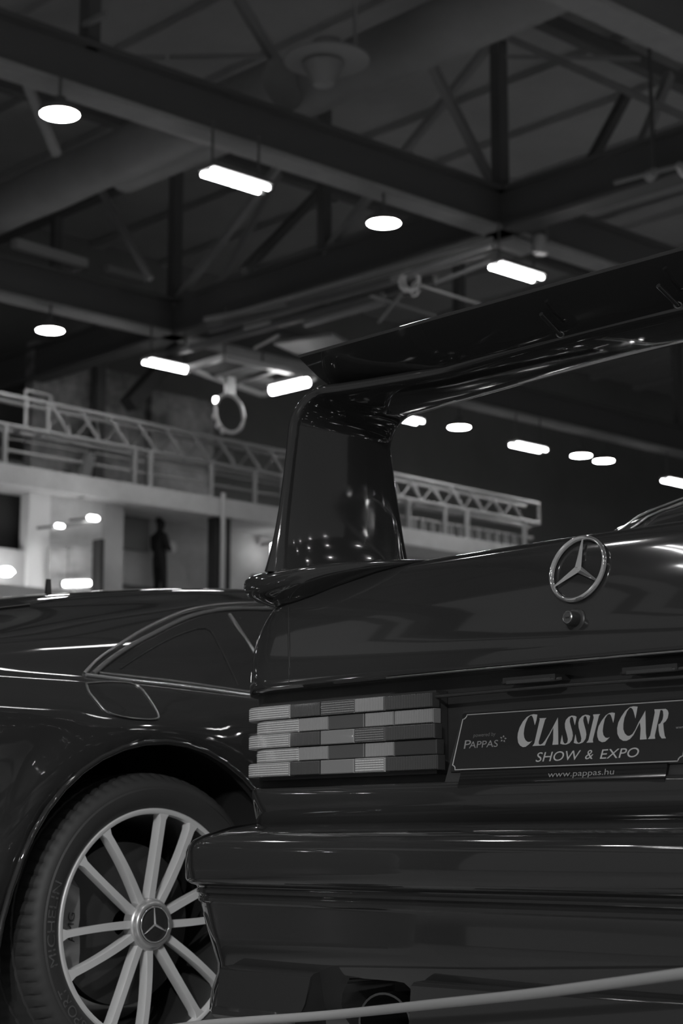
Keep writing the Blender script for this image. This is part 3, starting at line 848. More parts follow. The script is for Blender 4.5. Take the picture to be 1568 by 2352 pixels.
# diagonals (per truss)
def diag(par, a, b, w, m='steel_l'): obj('diagonal', beam(a, b, w, w), m, par)
diag(g1, onZ(1180, 520, 10.6), onZ(975, 118, 12.9), .13)
diag(g1, onZ(775, 372, 10.6), onZ(545, -5, 12.9), .13)
diag(g1, onZ(62, 190, 10.3), onZ(130, 352, 9.9), .11)
diag(g2, onZ(470, 712, 10.3), onZ(642, 398, 12.9), .10)
diag(g2, onZ(345, 640, 10.5), onZ(225, 425, 12.6), .11, 'steel')
diag(g2, onZ(560, 622, 10.3), onZ(745, 430, 12.6), .14, 'steel_d')
diag(g0, onZ(1445, 402, 10.6), onZ(1537, 172, 12.6), .13)
diag(g0, onZ(1330, 420, 10.6), onZ(1440, 215, 12.6), .14, 'steel_d')
ct = empty('roof_truss', (-20, 21, 10), 'dark cross truss climbing from left middle to the right edge above the wing', 'roof truss')
obj('bottom_chord', merge(box((-34, 20.8, 9.93), (24, 21.2, 10.0)), box((-34, 20.97, 10.0), (24, 21.03, 10.6)), box((-34, 20.85, 10.6), (24, 21.15, 10.66))), 'steel_d', ct)
obj('top_chord', box((-34, 20.9, 13.3), (24, 21.1, 13.5)), 'steel_d', ct)
for x in (-31, -22.8, -14.8): obj('post', box((x - .09, 20.91, 10.6), (x + .09, 21.09, 13.3)), 'steel_d', ct)
for (xa, xb_) in ((-27, -22.8), (-22.8, -18.7), (-14.8, -18.7)):
    obj('diagonal', beam((xa, 21, 10.6), (xb_, 21, 13.3), .12, .12), 'steel', ct)
# level ties seen at the top
for (a, b, lab) in (((282, 131), (380, 131), 'thin level tie rod left of the round air diffuser, left piece'), ((388, 131), (612, 128), 'long thin level tie rod reaching the round air diffuser'),
                    ((1145, 131), (1470, 135), 'thin level tie rod at upper right beside nearest truss'), ((960, 409), (1090, 410), 'level tie rod piece left of dark post above long truss end'),
                    ((1160, 413), (1198, 413), 'short level tie rod stub just left of a dark post'), ((1226, 414), (1302, 415), 'level tie rod piece right of a dark post'), ((1336, 415), (1410, 416), 'faint level tie rod piece farthest right in its row')):
    obj('tie_rod', beam(onZ(*a, 12.9), onZ(*b, 12.9), .06, .06), 'steel_l', ct if a[1] > 300 else g1)
for (a, b, w, lab) in (((880, 379), (946, 354), .07, 'short purlin stub above the right round lamp'), ((112, 98), (147, 80), .07, 'short faint purlin stub near the top left corner'), ((193, 58), (245, 32), .07, 'second faint purlin stub further up from top left corner'),
                  ((1280, 531), (1600, 436), .09, 'long pale pipe rising to the right edge above the wing'), ((1018, 566), (1056, 526), .07, 'short pale strut under the right end of long truss'),
                  ((32, 558), (196, 606), .16, 'pale horizontal bar at far left under the roof'), ((104, 646), (198, 606), .09, 'pale slanting strut meeting the far left bar'), ((245, 617), (330, 642), .13, 'dim bar piece right of the far left bar'),
                  ((1284, 467), (1340, 452), .06, 'dim short pipe over the long pale pipe'), ((1010, 478), (1420, 395), .10, 'dim brace pipe under the right hand ties')):
    obj('ceiling_bar', beam(onZ(*a, 10.9), onZ(*b, 10.9), w, w), 'steel_l' if w < .15 else 'rig', label=lab, cat='ceiling bar')
# ducts
def hduct(px, py, z, r, x0, x1, lab):
    c = onZ(px, py, z)
    n = 28
    return obj('air_duct', tube([(x0 + (x1 - x0) * i / 12, c[1], z) for i in range(13)], [r + (.02 if i % 2 else 0) for i in range(13)], n), 'duct', smooth=50, label=lab, cat='air duct'), c
d1_, c1_ = hduct(1000, 75, 11.6, .42, -24, 10, 'wide round air duct crossing the top right of the roof')
d2_, c2_ = hduct(290, 352, 11.4, .40, -33, -19.2, 'wide round air duct crossing left behind the long truss')
dc = onZ(750, 140, 10.9)
df = empty('air_diffuser', (dc[0], dc[1], 10.6), 'round flat ceiling air diffuser disc hanging at top centre', 'air diffuser')
obj('disc', lathe([(0, 0), (.54, 0), (.58, .02), (.58, .05), (.45, .08), (.2, .12), (.2, .3), (.0, .3)], (dc[0], dc[1], 10.88), 'Z', 48), 'steel_l', df, smooth=40)
cz_ = onZ(742, 195, 10.55)
obj('cone', lathe([(0, 0), (.14, 0), (.15, .03), (.28, .26), (.28, .30), (0, .30)], (cz_[0], cz_[1], 10.55), 'Z', 32), 'steel', df, smooth=40)
obj('hanger', beam((dc[0] + .45, dc[1] + .1, 10.95), (dc[0] + .45, dc[1] + .1, 12.2), .04, .04), 'steel', df)

# round lamps
def lamp_tree(x, y):
    t = empty('round_ceiling_lamp', (x, y, 9.45))
    obj('housing', lathe([(.24, -.01), (.255, .0), (.255, .05), (.2, .10), (.09, .14), (.07, .22), (0, .22)], (x, y, 9.47), 'Z', 32), 'steel_d', t, smooth=40)
    obj('diffuser', lathe([(0, -.012), (.15, -.012), (.238, 0), (.238, .004), (0, .004)], (x, y, 9.462), 'Z', 32), 'lamp', t, smooth=40)
    obj('hanger', beam((x, y, 9.69), (x, y, 9.95), .03, .03), 'steel_d', t)
    return t
def copy_tree(o, parent=None):
    c = o.copy(); COL.objects.link(c); c.parent = parent
    for ch in list(o.children): copy_tree(ch, c)
    return c
seen = [((137, 265), 'bright round ceiling lamp at upper left, below the long truss'), ((881, 515), 'bright round ceiling lamp right of centre under the long truss'), ((115, 761), 'round ceiling lamp at left over the concrete tower'),
        ((1054, 983), 'round ceiling lamp seen under the wing blade'), ((1334, 1048), 'left one of two touching round lamps right under the wing'), ((1386, 1060), 'right one of two touching round lamps right under the wing')]
proto = None; LP = []
for px, lab in seen:
    p = onZ(*px, 9.45)
    if proto is None: o = proto = lamp_tree(p[0], p[1])
    else: o = copy_tree(proto); o.location = (p[0], p[1], 9.45)
    o['label'] = lab; o['category'] = 'ceiling lamp'; o['group'] = 'round ceiling lamps'; LP.append(p)
# the rest of the lamp rows, over the cars and behind the photographer
for X in (-18.6, -10.4, -2.2, 6.0, 14.2, 22.4, 30.6, 38.8):
    for k in range(-3, 5):
        Y = 12.54 + 5.87 * k
        if (X > 15 and Y < 15) or (X < -15 and k == -3): continue
        q = proj((X, Y, 9.45))
        if q and -150 < q[0] < 1720 and -150 < q[1] < 1250: continue
        o = copy_tree(proto); o.location = (X, Y, 9.45)
        o['label'] = 'round ceiling lamp hanging over the hall beyond the picture edge'; o['category'] = 'ceiling lamp'; o['group'] = 'round lamps over the rest of the hall'
# tube fixtures
def tube_tree(x, y):
    t = empty('tube_light', (x, y, 9.2))
    obj('housing', merge(box((x - .16, y - .5, 9.24), (x + .16, y + .56, 9.29)), beam((x - .1, y + .50, 9.205), (x - .1, y + .56, 9.205), .07, .07), beam((x + .1, y + .50, 9.205), (x + .1, y + .56, 9.205), .07, .07)), 'steel_d', t)
    for dx in (-.1, .1):
        for dy in (-.25, .25):
            obj('tube', tube([(x + dx, y + dy - .235, 9.2), (x + dx, y + dy + .235, 9.2)], .032, 12), 'tube', t, smooth=60)
    for dy in (-.4, .4): obj('hanger', beam((x, y + dy, 9.32), (x, y + dy, 9.93), .025, .025), 'steel_d', t)
    return t
tp_ = None
for px, lab in (((541, 416), 'four tube light fixture left of centre below the long truss'), ((1186, 626), 'four tube light fixture just above the wing edge'), ((1213, 1028), 'four tube light fixture seen under the wing, right of the round lamp'),
                ((386, 841), 'small tube light fixture beside the hanging rig panel'), ((925, 962), 'tube light fixture tucked at the inner corner of the wing'), ((1556, 1109), 'tube light fixture at the right edge over the saloon roof')):
    p = onZ(*px, 9.2)
    if tp_ is None: o = tp_ = tube_tree(p[0], p[1])
    else: o = copy_tree(tp_); o.location = (p[0], p[1], 9.2)
    o['label'] = lab; o['category'] = 'tube light'; o['group'] = 'tube lights under the roof'
for X in (-14.3, -6.1, 2.1, 10.3):
    for k in range(-3, 4):
        Y = 8.0 + 6.5 * k
        if X < -10 and k < -1: continue
        q = proj((X, Y, 9.2))
        if q and -150 < q[0] < 1720 and -150 < q[1] < 1250: continue
        o = copy_tree(tp_); o.location = (X, Y, 9.2)
        o['label'] = 'four tube light fixture over the hall beyond the picture edge'; o['category'] = 'tube light'; o['group'] = 'tube lights over the rest of the hall'

# rigging along the cross truss
rg_ = empty('cable_tray', (-20, 19.5, 9.4), 'long dark cable tray of parallel rails under the cross truss', 'cable tray')
for (a, b, z, w, m) in (((470, 733), (655, 697), 9.6, .07, 'steel_l'), ((480, 760), (900, 642), 9.4, .08, 'steel_d'), ((900, 642), (1130, 562), 9.4, .07, 'steel_l'), ((440, 800), (880, 678), 9.3, .10, 'steel_d'),
                        ((700, 745), (880, 695), 9.2, .08, 'steel_l'), ((560, 745), (1140, 577), 9.5, .05, 'steel'), ((330, 830), (1000, 640), 9.45, .12, 'steel_d'), ((1000, 650), (1130, 600), 9.2, .05, 'steel'), ((520, 725), (1130, 548), 9.6, .05, 'steel')):
    obj('rail', beam(onZ(*a, z), onZ(*b, z), w, w), m, rg_)
for (a, b) in (((870, 740), (925, 672)), ((960, 655), (1105, 700)), ((850, 680), (1000, 725)), ((585, 800), (640, 770)), ((560, 755), (620, 740))):
    obj('cross_bar', beam(onZ(*a, 9.2), onZ(*b, 9.2), .04, .04), 'steel', rg_)
# cable coil
cc_ = onZ(940, 645, 9.3)
def coil(c, rx, rz, lean, n=28):
    v = Vector((math.cos(PSI), math.sin(PSI), 0)); u = Vector((0, 0, 1))
    return [c + v * (rx * math.cos(2 * PI * k / n) + lean * math.sin(2 * PI * k / n)) + u * rz * math.sin(2 * PI * k / n) for k in range(n)]
obj('cable_coil', merge(tube(coil(cc_, .15, .17, .02), .028, 8, True), tube(coil(cc_ + Vector((.03, .02, -.02)), .12, .14, -.02), .022, 8, True), tube(coil(cc_ + Vector((.08, .05, -.14)), .06, .12, .02), .014, 6, True)), 'rig', smooth=50, label='looped cable coil hanging from the tray near centre right', cat='cable coil')
# projector-like spotlight and box
sp_ = onZ(1240, 562, 9.6)
so = empty('spotlight', tuple(sp_), 'small pale spotlight hanging near the end of the long truss', 'spotlight')
obj('body', tube([sp_ + Vector((0, 0, -.16)), sp_ + Vector((0, 0, -.14)), sp_ + Vector((0, 0, .12)), sp_ + Vector((0, 0, .16))], [.10, .12, .10, .06], 20), 'rig', so, smooth=40)
obj('bracket', tube([sp_ + Vector((-.15, 0, 0)), sp_ + Vector((-.15, 0, .24)), sp_ + Vector((.15, 0, .24)), sp_ + Vector((.15, 0, 0))], .015, 6), 'steel_d', so)
obj('reflector_board', beam(onZ(1150, 552, 9.86), onZ(1222, 578, 9.86), .5, .05), 'steel_l', label='dim flat panel hanging left of the small spotlight', cat='panel')
mo = onZ(1555, 378, 10)
me_ = empty('moving_head_light', tuple(mo), 'stage light clamped to a bar at the right edge', 'stage light')
obj('head', tube([mo, mo + Vector((.1, .05, -.1)), mo + Vector((.28, .14, -.22))], [.05, .11, .09], 16), 'rig', me_, smooth=40)
obj('bar', beam(onZ(1410, 420, 10), onZ(1600, 370, 10), .05, .05), 'steel_l', me_)
obj('hanger', beam(onZ(1500, 397, 10), onZ(1500, 397, 10) + Vector((0, 0, 4.1)), .04, .04), 'steel_d', me_)
obj('clamp', tube([onZ(1490, 405, 10), onZ(1505, 395, 10)], [.09, .07], 10), 'steel', me_)

# hanging square rig with ring
HZ = 9.0
q = [onZ(435, 845, HZ), onZ(515, 820, HZ), onZ(722, 866, HZ), onZ(602, 906, HZ)]
rig = empty('hanging_rig', tuple((q[0] + q[2]) / 2), 'square hanging metal rig with open frame left of the wing', 'lighting rig')
for i in range(4):
    obj('frame_bar', beam(q[i], q[(i + 1) % 4], .10, .10), 'rig', rig)
mid = lambda a, b, t: a + (b - a) * t
for t in (.3, .6): obj('cross_bar', beam(mid(q[0], q[3], t), mid(q[1], q[2], t), .06, .06), 'truss', rig)
obj('mesh_panel', ([q[0] + Vector((0, 0, .03)), q[1] + Vector((0, 0, .03)), q[2] + Vector((0, 0, .03)), q[3] + Vector((0, 0, .03)), q[0] + Vector((0, 0, .06)), q[1] + Vector((0, 0, .06)), q[2] + Vector((0, 0, .06)), q[3] + Vector((0, 0, .06))], [[0, 1, 2, 3], [4, 7, 6, 5], [0, 4, 5, 1], [1, 5, 6, 2], [2, 6, 7, 3], [3, 7, 4, 0]]), 'steel_d', rig)
obj('hanger', beam(q[1], q[1] + Vector((0, 0, .9)), .03, .03), 'steel_d', rig); obj('hanger', beam(q[3], q[3] + Vector((0, 0, .9)), .03, .03), 'steel_d', rig)
la, lb_ = onZ(625, 897, 8.8), onZ(705, 878, 8.8)
fo = empty('strip_light', tuple(la), 'bright strip light under the hanging rig beside the wing upright', 'strip light')
obj('tube', tube([la, lb_], .085, 12), 'tube', fo, smooth=60); obj('housing', beam(la + Vector((0, 0, .1)), lb_ + Vector((0, 0, .1)), .24, .08), 'rig', fo)
obj('hanger', beam(la + (lb_ - la) * .5 + Vector((0, 0, .1)), la + (lb_ - la) * .5 + Vector((0, 0, .24)), .04, .04), 'steel_d', fo)
rc = onZ(527, 950, 8.3)
rc = Vector((rc[0], rc[1], rc[2]))
ro = empty('hanging_hoop', tuple(rc), 'upright metal hoop with small lamps hanging below the square rig', 'hoop')
v_ = Vector((math.cos(PSI), math.sin(PSI), 0))
hp = [rc + v_ * .255 * math.cos(t) - v_ * .05 * math.sin(t) + Vector((0, 0, .36 * math.sin(t))) for t in [2 * PI * k / 40 for k in range(40)]]
obj('hoop', tube(hp, .032, 10, True), 'rig', ro, smooth=60)
obj('stem', beam(rc + Vector((0, 0, .36)), rc + Vector((0, 0, .70)), .20, .08), 'truss', ro)
for (t, r, m) in ((2.45, .05, 'small'), (3.3, .045, 'rig'), (3.75, .055, 'rig'), (4.1, .05, 'rig')):
    c = rc + v_ * .29 * math.cos(t) - v_ * .05 * math.sin(t) + Vector((0, 0, .40 * math.sin(t)))
    obj('hoop_lamp', tube([c - Vector((0, 0, r)), c, c + Vector((0, 0, r))], [r * .7, r, r * .7], 12), m, ro, smooth=60)
obj('reflector_board', merge(beam(onZ(655, 800, 9.3), onZ(790, 782, 9.3), .9, .06)), 'steel', label='pale flat panel hanging just above the wing corner', cat='panel')

# balcony lighting truss at X = -28
BX = -28.0
bt = empty('lattice_truss', (BX, 25, 8.1), 'long pale lattice truss crossing behind the wing above the balcony', 'truss')
yA, yB = 16.4, 32.6
def bz(y, top): return (8.50 - .012 * (y - 17.9)) if top else (7.95 - .006 * (y - 17.9))
for top in (True, False):
    for dx in (0, -.42):
        obj('chord', tube([(BX + dx, yA, bz(yA, top)), (BX + dx, yB, bz(yB, top))], .042, 10), 'truss', bt, smooth=60)
y = 18.95
while y < yB - .5:
    obj('brace', tube([(BX, y, bz(y, True)), (BX, y + .46, bz(y + .46, False))], .032, 6), 'truss', bt, smooth=60)
    obj('brace', tube([(BX - .42, y + .55, bz(y, True)), (BX - .42, y + .1, bz(y, False))], .022, 6), 'truss', bt, smooth=60)
    if len([1 for c in bt.children if c.name.startswith('brace')]) < 56: obj('brace', tube([(BX, y + .46, bz(y, False)), (BX - .42, y + .66, bz(y, True))], .016, 6), 'truss', bt, smooth=60)
    y += .665
for y in (18.42, 18.9, yB):
    obj('upright', tube([(BX, y, bz(y, True)), (BX, y, bz(y, False))], .035, 8), 'truss', bt, smooth=60)
    obj('upright', tube([(BX, y, bz(y, False)), (BX - .42, y, bz(y, False))], .035, 8), 'truss', bt, smooth=60)
obj('end_frame', tube([(BX, 18.4, 8.66), (BX, 18.95, 8.64), (BX, 18.95, 7.95), (BX, 18.4, 7.95), (BX, 18.4, 8.66)], .03, 8), 'truss', bt)
# slab with posts and rails
zs = 7.22
slab = obj('balcony_slab', merge(box((BX - 3.4, 12, 6.86), (BX + .12, 33.4, zs))), 'concrete_s', label='pale concrete balcony slab running across the far wall', cat='balcony')
for (px, lab) in ((8, 'leftmost pale post between balcony slab and lattice truss'), (309, 'second post from the left between slab and truss'), (345, 'third post from the left, right beside the second one'), (485, 'thick pale post left of the dark doorway behind'),
                  (585, 'post standing left of the hoop shaped shadow near the wing'), (650, 'post just left of the wing upright'), (937, 'post seen just right of the wing upright'), (1021, 'short post between the two right of the wing upright'), (1071, 'post third from the right end of truss'), (1202, 'last pale post under the right end of the truss')):
    y = onX(px, 1100, BX)[1]
    obj('rail_post', tube([(BX, y, zs), (BX, y, bz(y, False))], .055 if px not in (309, 585, 1021) else .045, 10), 'truss', smooth=60, label=lab, cat='post', group='posts on the balcony slab')
rail = empty('guard_rail', (BX, 20, zs), 'thin guard rail low above the balcony slab', 'railing')
obj('rail', tube([(BX - .12, 16.5, zs + .30), (BX - .12, 32.5, zs + .30)], .028, 8), 'steel', rail, smooth=60)
obj('rail', tube([(BX - .12, 16.5, zs + .52), (BX - .12, 32.5, zs + .52)], .016, 8), 'steel', rail, smooth=60)
obj('kick_mesh', merge(*[box((BX - .06, 26 + .3 * i, zs), (BX - .04, 26.18 + .3 * i, zs + .26)) for i in range(21)]), 'steel_d', rail)

# far walls: built on planes behind the balcony
def wallpanel(name, x, px0, px1, z0, z1, m, th=.3, **k):
    y0 = onX(px0, 1100, x)[1]; y1 = onX(px1, 1100, x)[1]
    return obj(name, box((x - th, y0, z0), (x, y1, z1)), m, **k)
WX = -31.6
wallpanel('wall_panel', WX, -90, 70, 7.1, 8.2, 'wall_d', kind=None, label='dark opening at the far left behind the lattice truss', cat='opening')
tw = empty('concrete_tower', (WX, 20, 0), 'rough stained concrete tower block behind the balcony', 'wall block')
wallpanel('left_face', WX, 70, 236, 7.2, 10.8, 'concrete', parent=tw)
wallpanel('middle_face', WX - .3, 236, 345, 7.2, 10.6, 'concrete', parent=tw)
wallpanel('right_face', WX - .1, 345, 490, 7.2, 10.3, 'concrete', parent=tw)
wallpanel('recess', WX + .05, 205, 250, 7.5, 7.95, 'black', .1, parent=tw)
wallpanel('recess', WX + .05, 145, 160, 7.25, 8.15, 'black', .1, parent=tw)
wallpanel('recess', WX + .05, 300, 345, 7.35, 8.0, 'wall_d', .1, parent=tw)
wallpanel('pier', WX + .3, 218, 238, 7.2, 11, 'steel_d', .2, parent=tw)
obj('dark_brace', beam(onX(295, 930, WX + .4), onX(420, 790, WX + .4), .35, .3), 'steel_d', tw)
obj('dark_brace', beam(onX(180, 1140, WX + 3.5), onX(205, 1045, WX + 3.5), .18, .18), 'steel_d', tw)
low = empty('lower_gallery_wall', (WX, 20, 5.1), 'grey gallery wall under the balcony slab', 'wall block')
wallpanel('white_bay', -28.3, 70, 118, 5.0, 6.86, 'white', parent=low)
wallpanel('pale_bay', -28.35, 118, 240, 5.6, 6.86, 'concrete_l', parent=low)
wallpanel('left_bay', -28.4, -90, 70, 5.0, 5.78, 'wall_g', parent=low)
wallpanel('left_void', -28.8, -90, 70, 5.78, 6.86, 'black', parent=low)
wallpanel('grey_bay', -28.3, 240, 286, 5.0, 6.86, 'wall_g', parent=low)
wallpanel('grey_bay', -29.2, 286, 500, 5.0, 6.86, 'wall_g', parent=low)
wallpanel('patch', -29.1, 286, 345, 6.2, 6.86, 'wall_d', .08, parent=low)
wallpanel('ledge', -29.1, 286, 500, 5.42, 5.50, 'steel_d', .08, parent=low)
wallpanel('grey_bay', -29.2, 500, 1300, 5.0, 6.86, 'concrete_s', parent=low)
wallpanel('pale_base', -29.1, 530, 1300, 5.0, 5.52, 'white', parent=low)
do = empty('glass_door', tuple(onX(180, 1345, -28.2)), 'frosted grey double door panel under the balcony at left', 'door')
wallpanel('door_leaf', -28.2, 118, 160, 5.0, 5.88, 'door', .06, parent=do)
wallpanel('door_leaf', -28.2, 162, 236, 5.0, 5.94, 'door', .06, parent=do)
lr = []
for px, py, r in ((137, 1208, .06), (214, 1190, .08)):
    c = onX(px, py, -27.6); lr.append(c)
    sl = empty('wall_spotlight', tuple(c), 'small wall lamp above the frosted door, %s one' % ('left' if px < 180 else 'right'), 'wall lamp')
    obj('bulb', tube([c - Vector((0, r * 1.5, 0)), c - Vector((0, r, 0)), c + Vector((0, r, 0)), c + Vector((0, r * 1.5, 0))], [r * .3, r * .6, r * .6, r * .3], 12), 'small', sl, smooth=60)
    obj('arm', beam(c, (-28.34, c[1], c[2] + .05), .04, .04), 'steel_d', sl)
obj('lamp_rail', tube([onX(118, 1214, -27.7), onX(232, 1193, -27.7)], .03, 8), 'steel_l', label='thin pale rail linking the two wall lamps over the door', cat='rail')
def column(px0, px1, x, z1, m, lab): return wallpanel('column', x, px0, px1, 5.0, z1, m, .25, label=lab, cat='column')
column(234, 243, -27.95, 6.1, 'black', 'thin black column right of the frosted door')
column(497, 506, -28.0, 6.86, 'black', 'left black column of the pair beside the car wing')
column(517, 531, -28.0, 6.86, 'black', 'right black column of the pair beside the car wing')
y = onX(512, 1200, -27.8)[1]
obj('drain_pipe', tube([(-27.8, y, 5.0), (-27.8, y, 7.3)], .05, 10), 'rig', smooth=60, label='pale vertical pipe between two black columns', cat='pipe')
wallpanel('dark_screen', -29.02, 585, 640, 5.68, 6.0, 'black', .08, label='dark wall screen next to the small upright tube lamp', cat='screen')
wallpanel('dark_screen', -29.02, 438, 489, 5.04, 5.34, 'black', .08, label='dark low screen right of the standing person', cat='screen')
c = onX(626, 1265, -28.7)
vt = empty('upright_tube_lamp', tuple(c), 'short upright tube lamp left of the wing foot', 'wall lamp')
obj('tube', tube([c - Vector((0, 0, .14)), c + Vector((0, 0, .14))], .03, 10), 'tube', vt, smooth=60)
obj('bracket', beam(c + Vector((0, 0, .17)), c + Vector((-.38, 0, .17)), .05, .05), 'steel_d', vt)
c = onX(14, 1313, -27.9)
dl = empty('wall_downlight', tuple(c), 'bright oval wall lamp at the far left edge', 'wall lamp')
obj('bulb', lathe([(0, -.08), (.08, -.07), (.15, 0), (.08, .07), (0, .08)], c, 'Z', 24), 'tube', dl, smooth=60)
obj('arm', beam(c, c + Vector((-.5, 0, .0)), .05, .05), 'steel_d', dl)
A, B = onX(148, 1341, -27.9), onX(205, 1339, -27.9)
s2 = empty('low_strip_light', tuple(A), 'low bright strip lamp above the coupe roof at left', 'strip light')
obj('tube', tube([A, B], .05, 10), 'tube', s2, smooth=60); obj('housing', beam(A + Vector((-.09, 0, 0)), B + Vector((-.09, 0, 0)), .08, .16), 'steel_d', s2)
obj('stand', beam(A + (B - A) * .5 + Vector((-.1, 0, 0)), (A[0] - .1, (A[1] + B[1]) / 2, 5.0), .05, .05), 'steel_d', s2)
c = onX(965, 1253, -28.6)
s3 = empty('slab_lamp', tuple(c), 'dim strip lamp under the balcony right of the wing upright', 'wall lamp')
obj('tube', tube([c - Vector((0, .25, 0)), c + Vector((0, .25, 0))], .045, 10), mat('dim_glow', .8, .5, emis=.5), s3, smooth=60); obj('arm', beam(c, c + Vector((-.6, 0, 0)), .05, .05), 'steel_d', s3)
obj('gallery_floor', box((-34, 10, 4.6), (-27.6, 36, 5.0)), 'concrete_s', label='concrete gallery floor behind the parked cars', cat='gallery')

# person on the gallery
PXp = -28.75
ft = onX(362, 1382, PXp); hd = onX(368, 1204, PXp)
zf = 5.0
H = (hd[2] + .12 - zf)
pc = Vector((PXp, hd[1], zf))
person = empty('person', tuple(pc), 'person in dark clothes with folded arms standing on the gallery', 'person')
def skin(name, verts, edges, radii, m, parent, root=0, sub=2):
    me = bpy.data.meshes.new(name); off = worldloc(parent)
    me.from_pydata([tuple(Vector(v) - off) for v in verts], edges, [])
    o = bpy.data.objects.new(name, me); COL.objects.link(o); o.parent = parent
    md = o.modifiers.new('s', 'SKIN')
    for i, r in enumerate(radii):
        sv = me.skin_vertices[0].data[i]; sv.radius = (r, r) if not isinstance(r, tuple) else r
        sv.use_root = (i == root)
    o.modifiers.new('d', 'SUBSURF').levels = sub
    bpy.context.view_layer.update()
    nm = bpy.data.meshes.new_from_object(o.evaluated_get(bpy.context.evaluated_depsgraph_get()))
    o.modifiers.clear(); o.data = nm; nm.materials.clear(); nm.materials.append(M[m])
    for p in nm.polygons: p.use_smooth = True
    return o
h = H / 1.78
def q3(x, y, z): return pc + Vector((x, y, z)) * h     # faces +Y (towards the wing)
bv = [q3(0, 0, .95), q3(0, .0, 1.10), q3(0, -.02, 1.28), q3(0, -.03, 1.43), q3(0, -.01, 1.52), q3(0, .01, 1.60), q3(0, .02, 1.69), q3(0, .01, 1.76),
      q3(.17, -.03, 1.42), q3(.24, .02, 1.18), q3(.12, .20, 1.14), q3(-.05, .24, 1.20), q3(-.17, -.03, 1.42), q3(-.24, .02, 1.18), q3(-.10, .22, 1.18), q3(.06, .26, 1.12),
      q3(.10, .0, .90), q3(.11, .03, .48), q3(.12, -.02, .08), q3(.12, .14, .03), q3(-.10, .0, .90), q3(-.11, .03, .48), q3(-.12, -.04, .08), q3(-.12, .12, .03)]
be = [(0, 1), (1, 2), (2, 3), (3, 4), (4, 5), (5, 6), (6, 7), (3, 8), (8, 9), (9, 10), (10, 11), (3, 12), (12, 13), (13, 14), (14, 15), (0, 16), (16, 17), (17, 18), (18, 19), (0, 20), (20, 21), (21, 22), (22, 23)]
br = [.13, .12, .13, .12, .055, .085, .095, .06, .07, .052, .045, .035, .07, .052, .045, .035, .09, .065, .05, .04, .09, .065, .05, .04]
skin('body', bv, be, [r * h for r in br], 'cloth_d', person)
fv = [q3(0, .03, 1.60), q3(0, .04, 1.67), q3(0, .02, 1.735)]
skin('face', fv, [(0, 1), (1, 2)], [.062 * h, .078 * h, .06 * h], 'skin', person)
skin('hair', [q3(0, -.03, 1.66), q3(0, -.01, 1.74), q3(0, .01, 1.765)], [(0, 1), (1, 2)], [.085 * h, .095 * h, .07 * h], 'cloth_d', person)
skin('pale_top', [q3(.14, .14, 1.06), q3(.15, .18, 1.20), q3(.12, .12, 1.34)], [(0, 1), (1, 2)], [.10 * h, .13 * h, .10 * h], 'cloth_l', person)
for s in (1, -1):
    for k in range(4):
        x0 = -.05 - .03 * 0 if s > 0 else .06
        b0 = q3(x0 - s * .02, .245 + .0, 1.175 + .022 * k - (.08 if s < 0 else 0))
        skin('finger', [b0, b0 + Vector((-s * .04, .01, -.005)) * h, b0 + Vector((-s * .07, -.01, -.01)) * h], [(0, 1), (1, 2)], [.012 * h, .010 * h, .008 * h], 'skin', person, sub=1)

# third car roof behind the coupe
TX = -7.6
tc_ = empty('parked_car', (TX, 4.4, 0), 'parked car whose pale roof highlight shows over the coupe at left', 'car')
R_ = []
for (y, zt, wt, zb, wb) in catm([(2.6, .80, .6, .6, .85), (3.0, 1.0, .55, .85, .86), (3.5, 1.26, .52, .92, .87), (4.0, 1.415, .52, .92, .88), (4.6, 1.44, .52, .92, .88), (5.2, 1.38, .52, .92, .88), (5.9, 1.1, .55, .9, .87), (6.6, .95, .6, .85, .86), (7.1, .75, .6, .6, .82)], 4):
    half = [(0, zt), (wt * .8, zt - .02), (wt, zt - .06), (wb - .05, zb + .03), (wb, zb - .05), (wb, .5), (wb - .04, .25), (wb - .1, .18)]
    R_.append([(TX - a, y, z) for a, z in half[::-1]] + [(TX + a, y, z) for a, z in half[1:]])
obj('body_shell', loft(R_, closed=True), 'paint2', tc_, smooth=40)
obj('roof_highlight', tube([(TX + .535, y, zt - .05) for (y, zt) in catm([(3.5, 1.26), (4.0, 1.415), (4.6, 1.44), (5.2, 1.38), (5.9, 1.1)], 6)], .018, 8), 'pale', tc_, smooth=60)  # highlight along the roof edge, painted as a pale tube
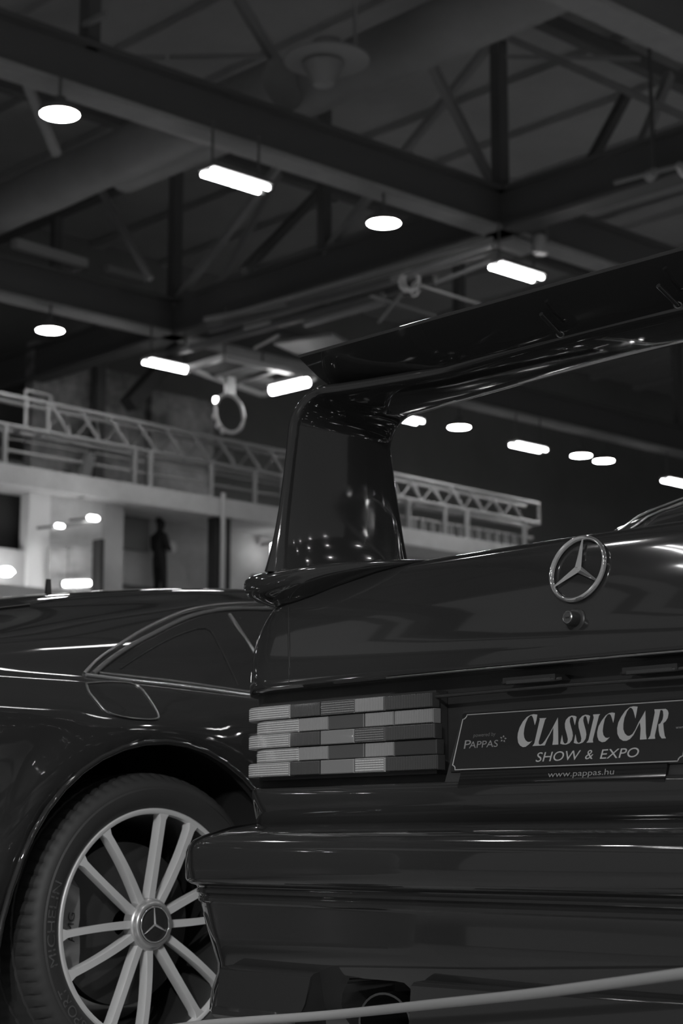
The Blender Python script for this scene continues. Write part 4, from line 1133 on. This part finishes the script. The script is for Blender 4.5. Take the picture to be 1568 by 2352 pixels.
for y in (3.3, 6.3):
    for s in (-1, 1):
        ww = fixn(obj('wheel', loft([[(TX + s * x, y + r * math.cos(2 * PI * i / 40), .32 + r * math.sin(2 * PI * i / 40)) for i in range(40)] for r, x in ((.2, .86), (.27, .885), (.32, .87), (.32, .68), (.2, .66))]), 'rubber', tc_, smooth=40))
        obj('hub_cap', loft([[(TX + s * x, y + r * math.cos(2 * PI * i / 40), .32 + r * math.sin(2 * PI * i / 40)) for i in range(40)] for r, x in ((.21, .86), (.20, .88), (.04, .885), (.02, .87))]), 'alloy', ww, smooth=40)

# =================================================================== added fill spots, unseen behind the photographer, brightening wheel and saloon rear
def spot(loc, aim, energy, size, rad):
    l = bpy.data.lights.new('fill_spot', 'SPOT'); l.energy = energy; l.spot_size = math.radians(size); l.spot_blend = .6; l.shadow_soft_size = rad
    o = bpy.data.objects.new('fill_spot', l); COL.objects.link(o); o.location = loc
    o.rotation_euler = (Vector(aim) - Vector(loc)).to_track_quat('-Z', 'Y').to_euler()
spot((0.5, -3.0, 3.2), (-3.0, 2.6, .5), 380, 50, .10)
spot((1.1, -2.4, 3.0), (-3.44, 2.6, .3), 480, 15, .08)
for X_, Y_ in ((-10.7, -8.2), (-10.2, -6.6)):
    o = copy_tree(tp_); o.location = (X_, Y_, 9.2); o['label'] = 'four tube light fixture over the hall beyond the picture edge'; o['category'] = 'tube light'; o['group'] = 'tube lights over the rest of the hall'
# =================================================================== world, camera, view
w = bpy.data.worlds.new('World'); SC.world = w; w.use_nodes = True
w.node_tree.nodes['Background'].inputs['Color'].default_value = (1, 1, 1, 1)
w.node_tree.nodes['Background'].inputs['Strength'].default_value = .16
cam = bpy.data.cameras.new('camera'); co = bpy.data.objects.new('camera', cam); COL.objects.link(co)
co.location = (0, 0, CZ); co.rotation_euler = (PI / 2 + TH, 0, PSI)
cam.sensor_fit = 'HORIZONTAL'; cam.sensor_width = 24.0; cam.lens = 24.0 * F / 1568
cam.dof.use_dof = True; cam.dof.focus_distance = 3.45; cam.dof.aperture_fstop = 6.3
cam.clip_start = .05; cam.clip_end = 300
SC.camera = co
SC.view_settings.view_transform = 'Standard'; SC.view_settings.look = 'None'
SC.view_settings.gamma = 1; SC.view_settings.exposure = 0.0
